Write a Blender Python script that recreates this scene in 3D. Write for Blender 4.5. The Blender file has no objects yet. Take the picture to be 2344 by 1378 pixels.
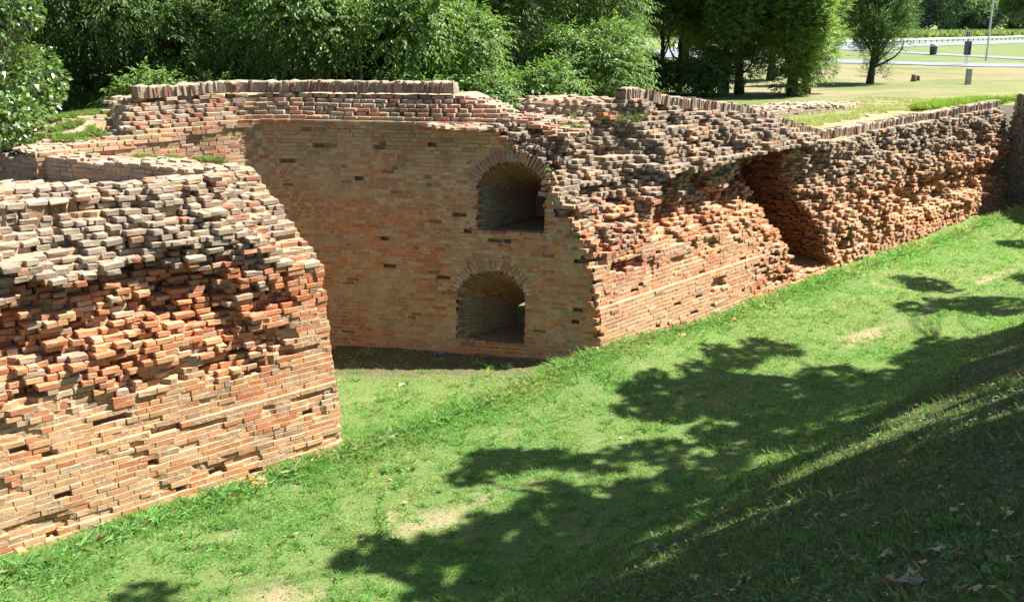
import bpy, math, random
import numpy as np
from mathutils import Vector, Matrix

random.seed(7)
RS = np.random.RandomState(11)
S = bpy.context.scene
COL = S.collection

# ------------------------------------------------------------------ camera, sky, sun, exposure
FPX, PW, PH, HZY, EYE = 2300.0, 2344.0, 1378.0, 55.0, 6.2
PITCH = math.atan((PH / 2 - HZY) / FPX)
cam_d = bpy.data.cameras.new('camera')
cam_d.sensor_width = 36.0
cam_d.lens = 36.0 * FPX / PW
cam_d.clip_start = 0.05
cam_d.clip_end = 3000.0
cam = bpy.data.objects.new('camera', cam_d)
COL.objects.link(cam)
cam.location = (0, 0, EYE)
cam.rotation_euler = (math.pi / 2 - PITCH, 0, 0)
S.camera = cam

SUN_EL = math.radians(51)
SUN_H = np.array([.954, .300])
SUN = np.array([SUN_H[0] * math.cos(SUN_EL), SUN_H[1] * math.cos(SUN_EL), math.sin(SUN_EL)])
w = bpy.data.worlds.new('World')
S.world = w
w.use_nodes = True
nt = w.node_tree
bg = nt.nodes['Background']
sky = nt.nodes.new('ShaderNodeTexSky')
sky.sky_type = 'NISHITA'
sky.sun_disc = False
sky.sun_elevation = SUN_EL
sky.sun_rotation = math.atan2(SUN_H[0], SUN_H[1])
sky.air_density = 1.0
sky.dust_density = 1.0
nt.links.new(sky.outputs[0], bg.inputs['Color'])
bg.inputs['Strength'].default_value = 0.053
sun_d = bpy.data.lights.new('sun', 'SUN')
sun_d.energy = 5.0
sun_d.angle = math.radians(0.53)
sun_d.color = (1.0, .955, .88)
sun = bpy.data.objects.new('sun', sun_d)
COL.objects.link(sun)
sun.rotation_euler = Vector(SUN).to_track_quat('Z', 'Y').to_euler()
sun.location = (20, 10, 40)
S.view_settings.view_transform = 'Standard'
S.view_settings.look = 'None'
S.view_settings.gamma = 1.0
S.view_settings.use_curve_mapping = False
S.view_settings.exposure = 1.8
S.render.resolution_x, S.render.resolution_y = 1024, 601


def ray(x, y):
    a = (x - PW / 2) / FPX
    b = -(y - PH / 2) / FPX
    return np.array([a, math.cos(PITCH) + b * math.sin(PITCH), -math.sin(PITCH) + b * math.cos(PITCH)])


def at_z(x, y, z):
    r = ray(x, y)
    return r * ((z - EYE) / r[2]) + np.array([0, 0, EYE])


def at_y(x, y, Y):
    r = ray(x, y)
    return r * (Y / r[1]) + np.array([0, 0, EYE])


def project(P):
    P = np.asarray(P, float)
    d = P[..., 1] * math.cos(PITCH) - (P[..., 2] - EYE) * math.sin(PITCH)
    v = P[..., 1] * math.sin(PITCH) + (P[..., 2] - EYE) * math.cos(PITCH)
    d = np.where(d < .05, .05, d)
    return PW / 2 + FPX * P[..., 0] / d, PH / 2 - FPX * v / d, d


# ------------------------------------------------------------------ noise helpers
def _hash(ix, iy, seed):
    h = (ix.astype(np.int64) * 374761393 + iy.astype(np.int64) * 668265263 + seed * 144665) & 0x7fffffff
    h = ((h ^ (h >> 13)) * 1274126177) & 0x7fffffff
    h = h ^ (h >> 16)
    return (h & 0xffff) / 65535.0


def vnoise(x, y, seed=0):
    x = np.asarray(x, float)
    y = np.asarray(y, float)
    ix, iy = np.floor(x), np.floor(y)
    fx, fy = x - ix, y - iy
    fx = fx * fx * (3 - 2 * fx)
    fy = fy * fy * (3 - 2 * fy)
    a = _hash(ix, iy, seed) * (1 - fx) + _hash(ix + 1, iy, seed) * fx
    b = _hash(ix, iy + 1, seed) * (1 - fx) + _hash(ix + 1, iy + 1, seed) * fx
    return a * (1 - fy) + b * fy


def fbm(x, y, seed=0, o=3):
    r, amp, tot = 0, 1.0, 0
    for k in range(o):
        r = r + amp * vnoise(np.asarray(x) * 2 ** k, np.asarray(y) * 2 ** k, seed + 17 * k)
        tot += amp
        amp *= .5
    return r / tot


def sstep(a, b, x):
    t = np.clip((np.asarray(x, float) - a) / (b - a), 0, 1)
    return t * t * (3 - 2 * t)


def bump(a, b, c, d, x):
    return sstep(a, b, x) * (1 - sstep(c, d, x))


# ------------------------------------------------------------------ object helpers
def tag(o, label=None, cat=None, group=None, kind=None):
    if label: o['label'] = label
    if cat: o['category'] = cat
    if group: o['group'] = group
    if kind: o['kind'] = kind
    return o


def empty(name, loc, label=None, cat=None, group=None):
    o = bpy.data.objects.new(name, None)
    o.empty_display_size = .2
    COL.objects.link(o)
    o.location = loc
    return tag(o, label, cat, group)


def mesh_np(name, V, faces, cols=None, smooth=False, mat=None):
    """faces: list of integer arrays of shape (M,k)"""
    me = bpy.data.meshes.new(name)
    V = np.asarray(V, np.float32)
    me.vertices.add(len(V))
    me.vertices.foreach_set('co', V.ravel())
    loops = np.concatenate([np.asarray(f, np.int32).ravel() for f in faces])
    lens = np.concatenate([np.full(len(f), np.asarray(f).shape[1], np.int32) for f in faces])
    starts = np.concatenate([[0], np.cumsum(lens)[:-1]]).astype(np.int32)
    me.loops.add(len(loops))
    me.loops.foreach_set('vertex_index', loops)
    me.polygons.add(len(lens))
    me.polygons.foreach_set('loop_start', starts)
    me.polygons.foreach_set('loop_total', lens)
    me.polygons.foreach_set('use_smooth', np.full(len(lens), bool(smooth)))
    if cols is not None:
        at = me.attributes.new('tint', 'FLOAT_COLOR', 'POINT')
        c = np.ones((len(V), 4), np.float32)
        c[:, :3] = cols
        at.data.foreach_set('color', c.ravel())
    me.update(calc_edges=True)
    if mat: me.materials.append(mat)
    return me


def link(name, me, parent=None, loc=None):
    o = bpy.data.objects.new(name, me)
    COL.objects.link(o)
    if loc is not None: o.location = loc
    if parent is not None: o.parent = parent
    return o


def grid_faces(nu, nv):
    i = np.arange((nu - 1) * (nv - 1))
    a = (i // (nv - 1)) * nv + i % (nv - 1)
    return np.stack([a, a + nv, a + nv + 1, a + 1], 1)


# ------------------------------------------------------------------ materials
def new_mat(name):
    m = bpy.data.materials.new(name)
    m.use_nodes = True
    n = m.node_tree
    for x in list(n.nodes): n.nodes.remove(x)
    out = n.nodes.new('ShaderNodeOutputMaterial')
    return m, n, out


def nd(n, typ, **kw):
    x = n.nodes.new(typ)
    for k, v in kw.items():
        if k.startswith('i_'):
            key = k[2:]
            x.inputs[int(key) if key.isdigit() else key.replace('_', ' ')].default_value = v
        else:
            setattr(x, k, v)
    return x


def mixc(n, fac, a, b, mode='MIX'):
    x = n.nodes.new('ShaderNodeMix')
    x.data_type = 'RGBA'
    x.blend_type = mode
    for s, v in ((0, fac), (6, a), (7, b)):
        if hasattr(v, 'is_linked') or isinstance(v, bpy.types.NodeSocket): n.links.new(v, x.inputs[s])
        else: x.inputs[s].default_value = v if s == 0 else (*v, 1)
    return x.outputs[2]


def ramp(n, src, p0, p1, c0=(0, 0, 0), c1=(1, 1, 1)):
    r = n.nodes.new('ShaderNodeValToRGB')
    r.color_ramp.elements[0].position = p0
    r.color_ramp.elements[1].position = p1
    r.color_ramp.elements[0].color = (*c0, 1)
    r.color_ramp.elements[1].color = (*c1, 1)
    n.links.new(src, r.inputs[0])
    return r.outputs[0]


def wpos(n):
    return n.nodes.new('ShaderNodeNewGeometry').outputs['Position']


def noise(n, vec, scale, detail=4, rough=.6):
    x = nd(n, 'ShaderNodeTexNoise')
    x.inputs['Scale'].default_value = scale
    x.inputs['Detail'].default_value = detail
    x.inputs['Roughness'].default_value = rough
    n.links.new(vec, x.inputs['Vector'])
    return x.outputs['Fac']


def brick_mat():
    m, n, out = new_mat('brick')
    L = n.links
    p = wpos(n)
    at = nd(n, 'ShaderNodeAttribute', attribute_name='tint')
    b = nd(n, 'ShaderNodeBsdfPrincipled')
    b.inputs['Roughness'].default_value = .92
    b.inputs['Specular IOR Level'].default_value = .15
    n1 = noise(n, p, 38, 5, .7)
    n2 = noise(n, p, 9, 4, .65)
    n3 = noise(n, p, 120, 3, .6)
    c = mixc(n, ramp(n, n1, .3, .75), at.outputs['Color'], (.62, .52, .45), 'MULTIPLY')
    c = mixc(n, ramp(n, n2, .52, .72, (0, 0, 0), (.55, .55, .55)), c, (.47, .36, .26))      # old lime mortar smeared on
    c = mixc(n, ramp(n, n3, .58, .75, (0, 0, 0), (.4, .4, .4)), c, (.16, .10, .07))
    mp = nd(n, 'ShaderNodeMapping')
    mp.inputs['Scale'].default_value = (1, 1, .35)
    L.new(p, mp.inputs['Vector'])
    n4 = noise(n, mp.outputs[0], 3.2, 6, .7)
    c = mixc(n, ramp(n, n4, .52, .72, (0, 0, 0), (.5, .5, .5)), c, (.17, .145, .11))          # run-off and lichen
    n5 = noise(n, p, 5.5, 5, .7)
    c = mixc(n, ramp(n, n5, .58, .76, (0, 0, 0), (.38, .38, .38)), c, (.58, .44, .30))        # lime bloom
    L.new(c, b.inputs['Base Color'])
    bp = nd(n, 'ShaderNodeBump')
    bp.inputs['Strength'].default_value = .45
    bp.inputs['Distance'].default_value = .005
    L.new(n3, bp.inputs['Height'])
    L.new(bp.outputs[0], b.inputs['Normal'])
    L.new(b.outputs[0], out.inputs[0])
    return m


def mortar_mat():
    m, n, out = new_mat('mortar')
    L = n.links
    p = wpos(n)
    at = nd(n, 'ShaderNodeAttribute', attribute_name='tint')
    b = nd(n, 'ShaderNodeBsdfPrincipled')
    b.inputs['Roughness'].default_value = .97
    b.inputs['Specular IOR Level'].default_value = .1
    n1 = noise(n, p, 26, 6, .7)
    n2 = noise(n, p, 4, 4, .6)
    c = mixc(n, ramp(n, n1, .3, .7), at.outputs['Color'], (.55, .48, .42), 'MULTIPLY')
    c = mixc(n, ramp(n, n2, .45, .7, (0, 0, 0), (.5, .5, .5)), c, (.33, .16, .09))
    L.new(c, b.inputs['Base Color'])
    bp = nd(n, 'ShaderNodeBump')
    bp.inputs['Strength'].default_value = .9
    bp.inputs['Distance'].default_value = .03
    L.new(n1, bp.inputs['Height'])
    L.new(bp.outputs[0], b.inputs['Normal'])
    L.new(b.outputs[0], out.inputs[0])
    return m


def leaf_mat(name, trans=.35, rough=.5, spec=.35, thru=(1.25, 1.35, .55)):
    m, n, out = new_mat(name)
    L = n.links
    at = nd(n, 'ShaderNodeAttribute', attribute_name='tint')
    b = nd(n, 'ShaderNodeBsdfPrincipled')
    b.inputs['Roughness'].default_value = rough
    b.inputs['Specular IOR Level'].default_value = spec
    L.new(at.outputs['Color'], b.inputs['Base Color'])
    tr = nd(n, 'ShaderNodeBsdfTranslucent')
    c2 = mixc(n, .999, at.outputs['Color'], thru, 'MULTIPLY')
    L.new(c2, tr.inputs['Color'])
    mx = nd(n, 'ShaderNodeMixShader')
    mx.inputs[0].default_value = trans
    L.new(b.outputs[0], mx.inputs[1])
    L.new(tr.outputs[0], mx.inputs[2])
    L.new(mx.outputs[0], out.inputs[0])
    return m


def plain_mat(name, col, rough=.8, spec=.3, var=.35, scale=12, metal=0, bump_d=.004):
    m, n, out = new_mat(name)
    L = n.links
    p = wpos(n)
    b = nd(n, 'ShaderNodeBsdfPrincipled')
    b.inputs['Roughness'].default_value = rough
    b.inputs['Specular IOR Level'].default_value = spec
    b.inputs['Metallic'].default_value = metal
    f = noise(n, p, scale, 5, .65)
    c = mixc(n, ramp(n, f, .3, .75), col, tuple(v * (1 - var) for v in col))
    L.new(c, b.inputs['Base Color'])
    bp = nd(n, 'ShaderNodeBump')
    bp.inputs['Strength'].default_value = .5
    bp.inputs['Distance'].default_value = bump_d
    L.new(f, bp.inputs['Height'])
    L.new(bp.outputs[0], b.inputs['Normal'])
    L.new(b.outputs[0], out.inputs[0])
    return m


def ground_mat(name, fine=30, bump_d=.02):
    """tint carries the plant cover / soil colour of each spot; noise breaks it up"""
    m, n, out = new_mat(name)
    L = n.links
    p = wpos(n)
    at = nd(n, 'ShaderNodeAttribute', attribute_name='tint')
    b = nd(n, 'ShaderNodeBsdfPrincipled')
    b.inputs['Roughness'].default_value = .95
    b.inputs['Specular IOR Level'].default_value = .1
    n1 = noise(n, p, fine, 6, .7)
    n2 = noise(n, p, fine / 9, 5, .65)
    c = mixc(n, ramp(n, n1, .3, .72), at.outputs['Color'], (.55, .55, .5), 'MULTIPLY')
    c = mixc(n, ramp(n, n2, .42, .68, (0, 0, 0), (.35, .35, .35)), c, (.20, .17, .07))
    L.new(c, b.inputs['Base Color'])
    bp = nd(n, 'ShaderNodeBump')
    bp.inputs['Strength'].default_value = .8
    bp.inputs['Distance'].default_value = bump_d
    L.new(n1, bp.inputs['Height'])
    L.new(bp.outputs[0], b.inputs['Normal'])
    L.new(b.outputs[0], out.inputs[0])
    return m


def bark_mat(name, col):
    return plain_mat(name, col, .95, .1, .55, 22, 0, .03)


M = {
    'brick': brick_mat(), 'mortar': mortar_mat(),
    'leaf': leaf_mat('leaf', .38, .5, .3), 'leaf_gloss': leaf_mat('leaf_glossy', .25, .22, .9),
    'leaf_dull': leaf_mat('leaf_dull', .35, .6, .25),
    'grass': leaf_mat('grass', .4, .6, .25, (1.1, 1.15, .8)), 'dead': leaf_mat('dead_leaf', .2, .75, .15),
    'ground': ground_mat('ditch_soil'), 'park': ground_mat('park_turf', 6, .05),
    'bark': bark_mat('bark', (.10, .075, .055)), 'bark_pale': bark_mat('bark_pale', (.2, .17, .13)),
    'asphalt': plain_mat('asphalt', (.18, .19, .215), .9, .2, .15, 1.5),
    'concrete': plain_mat('concrete', (.36, .36, .35), .9, .2, .25, 9),
    'steel': plain_mat('galvanised_steel', (.55, .57, .6), .45, .5, .2, 5, .6),
    'dark_metal': plain_mat('dark_metal', (.09, .09, .085), .6, .4, .2, 9, .3),
    'paint_dark': plain_mat('dark_paint', (.05, .07, .06), .6, .4, .2, 9),
    'white': plain_mat('white_paper', (.45, .44, .41), .8, .2, .1, 40),
    'blue': plain_mat('blue_plastic', (.10, .2, .45), .5, .4, .15, 40),
    'wood': plain_mat('dead_wood', (.2, .16, .12), .9, .1, .4, 30),
    'stone': plain_mat('pale_stone', (.5, .45, .38), .9, .2, .3, 30),
}

# ------------------------------------------------------------------ brick factory
_c = [(sx, sy, sz) for sx in (-1, 1) for sy in (-1, 1) for sz in (-1, 1)]
_ci = {c: i for i, c in enumerate(_c)}


def _brick_template():
    pos = np.zeros((24, 3))
    for i, c in enumerate(_c):
        for f in range(3):
            v = np.array(c, float) * .8
            v[f] = c[f]
            pos[i * 3 + f] = v
    quads, tris = [], []
    for f in range(3):
        a, b = [k for k in range(3) if k != f]
        for s in (-1, 1):
            q = []
            for sa, sb in ((-1, -1), (1, -1), (1, 1), (-1, 1)):
                c = [0, 0, 0]
                c[f], c[a], c[b] = s, sa, sb
                q.append(_ci[tuple(c)] * 3 + f)
            quads.append(q)
    for a in range(3):
        b, c_ = [k for k in range(3) if k != a]
        for sb in (-1, 1):
            for sc in (-1, 1):
                c0 = [0, 0, 0]; c1 = [0, 0, 0]
                c0[a], c0[b], c0[c_] = -1, sb, sc
                c1[a], c1[b], c1[c_] = 1, sb, sc
                i0, i1 = _ci[tuple(c0)] * 3, _ci[tuple(c1)] * 3
                quads.append([i0 + b, i1 + b, i1 + c_, i0 + c_])
    for i in range(8): tris.append([i * 3, i * 3 + 1, i * 3 + 2])

    def fix(fs):
        r = []
        for f in fs:
            p = pos[f]
            nrm = np.cross(p[1] - p[0], p[2] - p[0])
            r.append(f if np.dot(nrm, p.mean(0)) > 0 else f[::-1])
        return np.array(r)
    return fix(quads), fix(tris)


BQ, BT = _brick_template()
def _front(fs):
    pos = np.repeat(np.array(_c, float), 3, axis=0)
    return np.array([f for f in fs if not all(pos[v][1] < 0 for v in f)])


BQF, BTF = _front(BQ), _front(BT)
_SG = np.repeat(np.array(_c, float), 3, axis=0)          # (24,3)
_FF = np.tile(np.eye(3), (8, 1))                          # which face a vert lies on


class Bricks:
    def __init__(self):
        self.c, self.ax, self.h, self.r, self.q, self.col = [], [], [], [], [], []

    def add(self, c, a, n, b, h, r, q, col):
        """arrays: centre, length axis, outward axis, height axis, half sizes, chamfer, roughness, colour"""
        self.c.append(c); self.ax.append(np.stack([a, n, b], 1)); self.h.append(h)
        self.r.append(r); self.q.append(q); self.col.append(col)

    def cat(self):
        if not self.c: return None
        return [np.concatenate(x) for x in (self.c, self.ax, self.h, self.r, self.q, self.col)]

    def verts(self, data, rs):
        c, ax, h, r, q, col = data
        N = len(c)
        loc = _SG[None] * (h[:, None, :] - r[:, None, None] * (1 - _FF[None]))
        jit = rs.normal(0, 1, (N, 8, 3)) * q[:, None, None]
        loc = loc + np.repeat(jit, 3, axis=1) + rs.normal(0, 1, (N, 24, 3)) * q[:, None, None] * .35
        return np.einsum('nvk,nkj->nvj', loc, ax)          # relative to the centre

    def build(self, parent, origin, keep=300, name='brick', rest='brickwork', visible=None, mat=None, seed=1):
        data = self.cat()
        if data is None: return
        rs = np.random.RandomState(seed)
        c, ax, h, r, q, col = data
        V = self.verts(data, rs)
        x, y, d = project(c)
        nrm = ax[:, 1]
        view = np.array([0, 0, EYE]) - c
        view /= np.linalg.norm(view, axis=1)[:, None]
        face = np.clip((nrm * view).sum(1), .05, 1)
        size = (h[:, 0] * h[:, 2]) * 4 * face * (FPX / d) ** 2
        ok = (x > -15) & (x < PW + 15) & (y > -15) & (y < PH + 15)
        if visible is not None: ok &= visible(c)
        score = np.where(ok, size, -1)
        order = np.argsort(-score)
        solo = order[:keep]
        solo = solo[score[solo] > 90]
        rest_i = np.setdiff1d(np.arange(len(c)), solo)
        tint = np.clip(col, .01, .95)
        m = mat or M['brick']
        for i in solo:
            me = mesh_np(name, V[i], [BQ, BT], np.repeat(tint[i][None], 24, 0), False, m)
            link(name, me, parent, tuple(c[i] - origin))
        if len(rest_i):
            VV = (V[rest_i] + (c[rest_i] - origin)[:, None]).reshape(-1, 3)
            off = (np.arange(len(rest_i)) * 24)[:, None, None]
            fq = (BQF[None] + off).reshape(-1, 4)
            ft = (BTF[None] + off).reshape(-1, 3)
            me = mesh_np(rest, VV, [fq, ft], np.repeat(tint[rest_i], 24, 0), False, m)
            tag(link(rest, me, parent), kind='stuff')


RED = np.array([[.48, .165, .065], [.52, .215, .09], [.44, .14, .06], [.54, .25, .115], [.48, .19, .085]])
TAN = np.array([[.44, .24, .11], [.41, .21, .10], [.46, .28, .15], [.39, .23, .12], [.43, .19, .085], [.38, .25, .145]])
GREY = np.array([[.41, .355, .275], [.37, .32, .25], [.45, .39, .30], [.39, .30, .215], [.32, .275, .215]])
ROSE = np.array([[.46, .26, .17], [.43, .23, .15], [.48, .31, .21], [.42, .28, .20]])
OLIVE = np.array([[.38, .30, .16], [.42, .33, .19], [.35, .29, .17], [.44, .32, .17]])
PALE = np.array([[.62, .385, .205], [.61, .42, .255], [.59, .325, .155]])


def pick(rs, pal, n):
    return pal[rs.randint(0, len(pal), n)] * rs.uniform(.84, 1.12, (n, 1)) * rs.uniform(.96, 1.04, (n, 3))


CH = .076      # one course: brick and bed joint


class Wall:
    """a face laid in courses: place(u,z) gives plan point, tangent, inward direction; setback(u,z) leans and hollows it"""

    def __init__(self, place, u0, u1, top, setback, rough, miss, colour, bottom=-.1, cut=None, depth=.16,
                 joint=.011, seed=1, recess=None, length=.262, clip=None, blend=.34):
        self.__dict__.update(locals())

    def point(self, u, z, s):
        p, t, m = self.place(u, z)
        r = np.zeros((len(u), 3))
        r[:, :2] = p + m * s[:, None]
        r[:, 2] = z
        return r

    def lay(self, B, deep=0.):
        rs = np.random.RandomState(self.seed + (1000 if deep else 0))
        U, Z, Ln = [], [], []
        zmax = float(np.max(self.top(np.linspace(self.u0, self.u1, 200))))
        k0 = int(math.floor(self.bottom / CH))
        k = k0
        while k * CH < zmax:
            u = self.u0 - rs.uniform(0, .26)
            head = (k % 2 == 0)
            while u < self.u1:
                if rs.rand() < .25: ln = self.length * rs.uniform(.45, .8)
                else: ln = self.length * (.5 if (head and rs.rand() < .6) else 1.0) * rs.uniform(.92, 1.06)
                U.append(u + ln / 2); Z.append((k + .5) * CH); Ln.append(ln)
                u += ln + self.joint * rs.uniform(.7, 1.5)
            k += 1
        U, Z, Ln = map(np.array, (U, Z, Ln))
        brk = (self.rough(U, Z) > .022) & (rs.rand(len(U)) < .6)          # bricks snapped short where the face is broken
        Ln = np.where(brk & (Ln > .18), Ln * rs.uniform(.5, .92, len(U)), Ln)
        Z = Z + .012 * (vnoise(U * .9, Z * 0.7, 5) - .5) * 2
        ok = (Z + CH * .4 < self.top(U)) & (U > self.u0) & (U < self.u1)
        U, Z, Ln = U[ok], Z[ok], Ln[ok]
        lo_, hi_ = U - Ln / 2, U + Ln / 2
        ends = [(np.full(len(U), self.u1) + rs.uniform(-.03, .012, len(U)), np.full(len(U), 1e3))]
        if self.clip is not None: ends += self.clip(Z)
        for a0, b0 in ends:                                     # cut the bricks that run into an opening or past the end
            hit = (hi_ > a0) & (lo_ < b0)
            left_r = a0 - lo_; right_r = hi_ - b0
            useL = hit & (left_r >= right_r); useR = hit & (left_r < right_r)
            hi_ = np.where(useL, a0, hi_); lo_ = np.where(useR, b0, lo_)
        U, Ln = (lo_ + hi_) / 2, hi_ - lo_
        ok = Ln > .045
        U, Z, Ln = U[ok], Z[ok], Ln[ok]
        q = self.rough(U, Z)
        ok = (rs.rand(len(U)) > self.miss(U, Z)) if not deep else (q > .014)
        U, Z, Ln, q = U[ok], Z[ok], Ln[ok], q[ok]
        s = self.setback(U, Z) + (deep + q * .8 if deep else 0) + np.clip(rs.normal(0, 1, len(U)), -1.8, 1.8) * q * .6 - np.where(rs.rand(len(U)) < .10, q * rs.rand(len(U)) * 1.8, 0)
        p, t, m = self.place(U, Z)
        ok = np.ones(len(U), bool)
        if self.cut is not None: ok = ~self.cut(U, Z, p + m * s[:, None])
        U, Z, Ln, q, s, p, t, m = [a[ok] for a in (U, Z, Ln, q, s, p, t, m)]
        n = len(U)
        hd = self.depth / 2 * rs.uniform(.9, 1.25, n)
        yaw = rs.normal(0, 1, n) * np.minimum(q, .05) * 1.0
        pit = rs.normal(0, 1, n) * np.minimum(q, .05) * 1.1
        rol = rs.normal(0, 1, n) * np.minimum(q, .05) * .7
        t3 = np.zeros((n, 3)); t3[:, :2] = t
        o3 = np.zeros((n, 3)); o3[:, :2] = -m
        up = np.tile([0., 0, 1], (n, 1))
        a = t3 + o3 * yaw[:, None] + up * rol[:, None]
        a /= np.linalg.norm(a, axis=1)[:, None]
        b = up + o3 * pit[:, None]
        b -= a * (a * b).sum(1)[:, None]
        b /= np.linalg.norm(b, axis=1)[:, None]
        o = np.cross(b, a)
        o *= np.sign((o * o3).sum(1))[:, None]
        c = np.zeros((n, 3))
        c[:, :2] = p + m * (s + hd)[:, None]
        c[:, 2] = Z
        hh = np.full(n, (CH - self.joint * .8) / 2) * rs.uniform(.97, 1.03, n) * (1 - np.minimum(q, .05) * .7)
        h = np.stack([Ln / 2 * (1 - np.minimum(q, .05) * .8), hd, hh], 1)
        r = np.minimum(.0022 + q * .06, .0048) * rs.uniform(.6, 1.4, n)
        r = np.where(rs.rand(n) < .03 + np.minimum(q, .04) * 2.2, rs.uniform(.005, .014, n), r)
        col = self.colour(U, Z, rs)
        loc = np.stack([fbm(U * .9 + 40 * k, Z * 1.3, 300 + k) for k in range(1)], 1)
        key = (np.floor(U / .9) * 1000 + np.floor(Z / .45)).astype(int)
        for kk in np.unique(key):
            sel = key == kk
            col[sel] = col[sel] * (1 - self.blend) + col[sel].mean(0)[None] * self.blend
        B.add(c, a, o, b, h, r, np.minimum(.0006 + q * .08, .0034), col)

    def core(self, name, parent, origin, du=.08, dz=.06, back=.8, tint=None, hole=None, mrough=.5, seed=3, lid=None, rear=True):
        nu = max(3, int((self.u1 - self.u0) / du) + 1)
        us = np.linspace(self.u0, self.u1, nu)
        tp = self.top(us) - CH * .6
        zb = self.bottom
        k0, k1 = int(math.floor(zb / CH)), int(math.ceil(tp.max() / CH)) + 1
        zl, zm = [], []
        for k in range(k0, k1):                                  # each course is a riser with a flat bed on top
            zl += [k * CH + .003, (k + 1) * CH - .003]; zm += [(k + .5) * CH] * 2
        nz = len(zl)
        Ug = np.repeat(us, nz)
        Zg = np.minimum(np.tile(zl, nu), np.repeat(tp, nz))
        Zc = np.minimum(np.tile(zm, nu), np.repeat(tp, nz))
        q = self.rough(Ug, Zc)
        rec = (.0008 + q * .55 + .12 * sstep(.014, .022, q)) if self.recess is None else self.recess(Ug, Zc)
        s = self.setback(Ug, Zc) + rec + (fbm(Ug * 7, Zc * 9, seed) - .5) * q * mrough * 2
        P = self.point(Ug, Zg, s)
        keep = np.ones(nu * nz, bool)
        if hole is not None: keep = ~hole(Ug, Zg, P[:, :2])
        F = grid_faces(nu, nz)
        F = F[keep[F].all(1)]
        # top lid running back, and back face
        nb = 4
        last = P.reshape(nu, nz, 3)[:, -1]
        p, t, m = self.place(us, tp)
        lids = []
        for k in range(1, nb + 1):
            L = last.copy()
            L[:, :2] += m * (back * k / nb)
            L[:, 2] += (vnoise(us * 4, np.full(nu, k * 3.3), seed) - .5) * .06
            lids.append(L)
        bk = lids[-1].copy(); bk[:, 2] = zb
        rows = np.stack([last] + lids + [bk], 1)
        nr = rows.shape[1]
        F2 = grid_faces(nu, nr) + nu * nz
        k2 = np.repeat(keep.reshape(nu, nz)[:, -1], nr)
        F2 = F2[k2[F2 - nu * nz].all(1)]
        if rear is not True:
            bkf = ((F2 - nu * nz) % nr == nr - 1).any(1)
            F2 = F2[~bkf] if rear is False else F2[~(bkf & (us[np.clip((F2 - nu * nz) // nr, 0, nu - 1)].min(1) < rear))]
        V = np.concatenate([P, rows.reshape(-1, 3)])
        tc = np.tile(np.array([.52, .37, .235]), (len(V), 1)) if tint is None else tint(np.concatenate([Ug, np.repeat(us, nr)]), V[:, 2])
        me = mesh_np(name, V - origin, [F, F2], tc, False, M['mortar'])
        return link(name, me, parent)


COPING_BED = []


def coping(B, pts, z, tall=.24, deep=.3, seed=3, back=None, lean=.055, wid=.066, pal=None):
    """a row of bricks set on edge along a plan line; z may vary along it"""
    rs = np.random.RandomState(seed)
    pts = np.asarray(pts, float)
    seg = np.linalg.norm(np.diff(pts, axis=0), axis=1)
    L = np.concatenate([[0], np.cumsum(seg)])
    u = np.arange(.03, L[-1], wid + .012)
    u = u + rs.normal(0, .004, len(u))
    u = u[rs.rand(len(u)) > .05]
    x = np.interp(u, L, pts[:, 0]); y = np.interp(u, L, pts[:, 1]); zz = np.interp(u, L, z)
    e = .05
    tx = np.interp(u + e, L, pts[:, 0]) - np.interp(u - e, L, pts[:, 0])
    ty = np.interp(u + e, L, pts[:, 1]) - np.interp(u - e, L, pts[:, 1])
    n = len(u)
    t = np.stack([tx, ty, np.interp(u + e, L, z) - np.interp(u - e, L, z)], 1)
    t /= np.linalg.norm(t, axis=1)[:, None]
    o = np.stack([ty, -tx, np.zeros(n)], 1)
    o /= np.linalg.norm(o, axis=1)[:, None]
    a = t + rs.normal(0, lean, (n, 3)); a /= np.linalg.norm(a, axis=1)[:, None]
    b = np.tile([0., 0, 1], (n, 1)) + o * rs.normal(0, lean, n)[:, None]
    b -= a * (a * b).sum(1)[:, None]; b /= np.linalg.norm(b, axis=1)[:, None]
    o2 = np.cross(b, a); o2 *= np.sign((o2 * o).sum(1))[:, None]
    hd = deep / 2 * rs.uniform(.85, 1.1, n)
    hh = tall / 2 * rs.uniform(.78, 1.04, n)
    c = np.stack([x, y, zz - tall / 2 - (tall / 2 - hh) + rs.normal(0, .007, n) + .03 * (vnoise(u * 2.1, u * 0, seed) - .5)], 1) - o * (hd + rs.normal(0, .022, n))[:, None]
    h = np.stack([np.full(n, wid / 2) * rs.uniform(.8, 1.05, n), hd, hh], 1)
    bed = []
    uu = np.arange(0, L[-1], .1)
    for ub in uu:
        px_, py_, pz_ = np.interp(ub, L, pts[:, 0]), np.interp(ub, L, pts[:, 1]), np.interp(ub, L, z)
        dx_, dy_ = np.interp(ub + e, L, pts[:, 0]) - np.interp(ub - e, L, pts[:, 0]), np.interp(ub + e, L, pts[:, 1]) - np.interp(ub - e, L, pts[:, 1])
        l_ = math.hypot(dx_, dy_); ox, oy = -dy_ / l_, dx_ / l_
        j1, j2 = rs.normal(0, .012, 2)
        for dd, hh_ in ((.02, -tall), (.022, -.03 + j1), (.05, -.008 + j1), (deep - .03, -.004 + j2), (deep, -.05), (deep, -tall)):
            bed.append([px_ + ox * dd, py_ + oy * dd, pz_ + hh_])
    COPING_BED.append((np.array(bed), grid_faces(len(uu), 6)))
    col = pick(rs, GREY if pal is None else pal, n) * .68
    k = rs.rand(n) < .25
    col[k] = pick(rs, ROSE, k.sum()) * .6
    B.add(c, a, o2, b, h, np.full(n, .006) * rs.uniform(.5, 2.0, n), np.full(n, .005), col)


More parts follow.
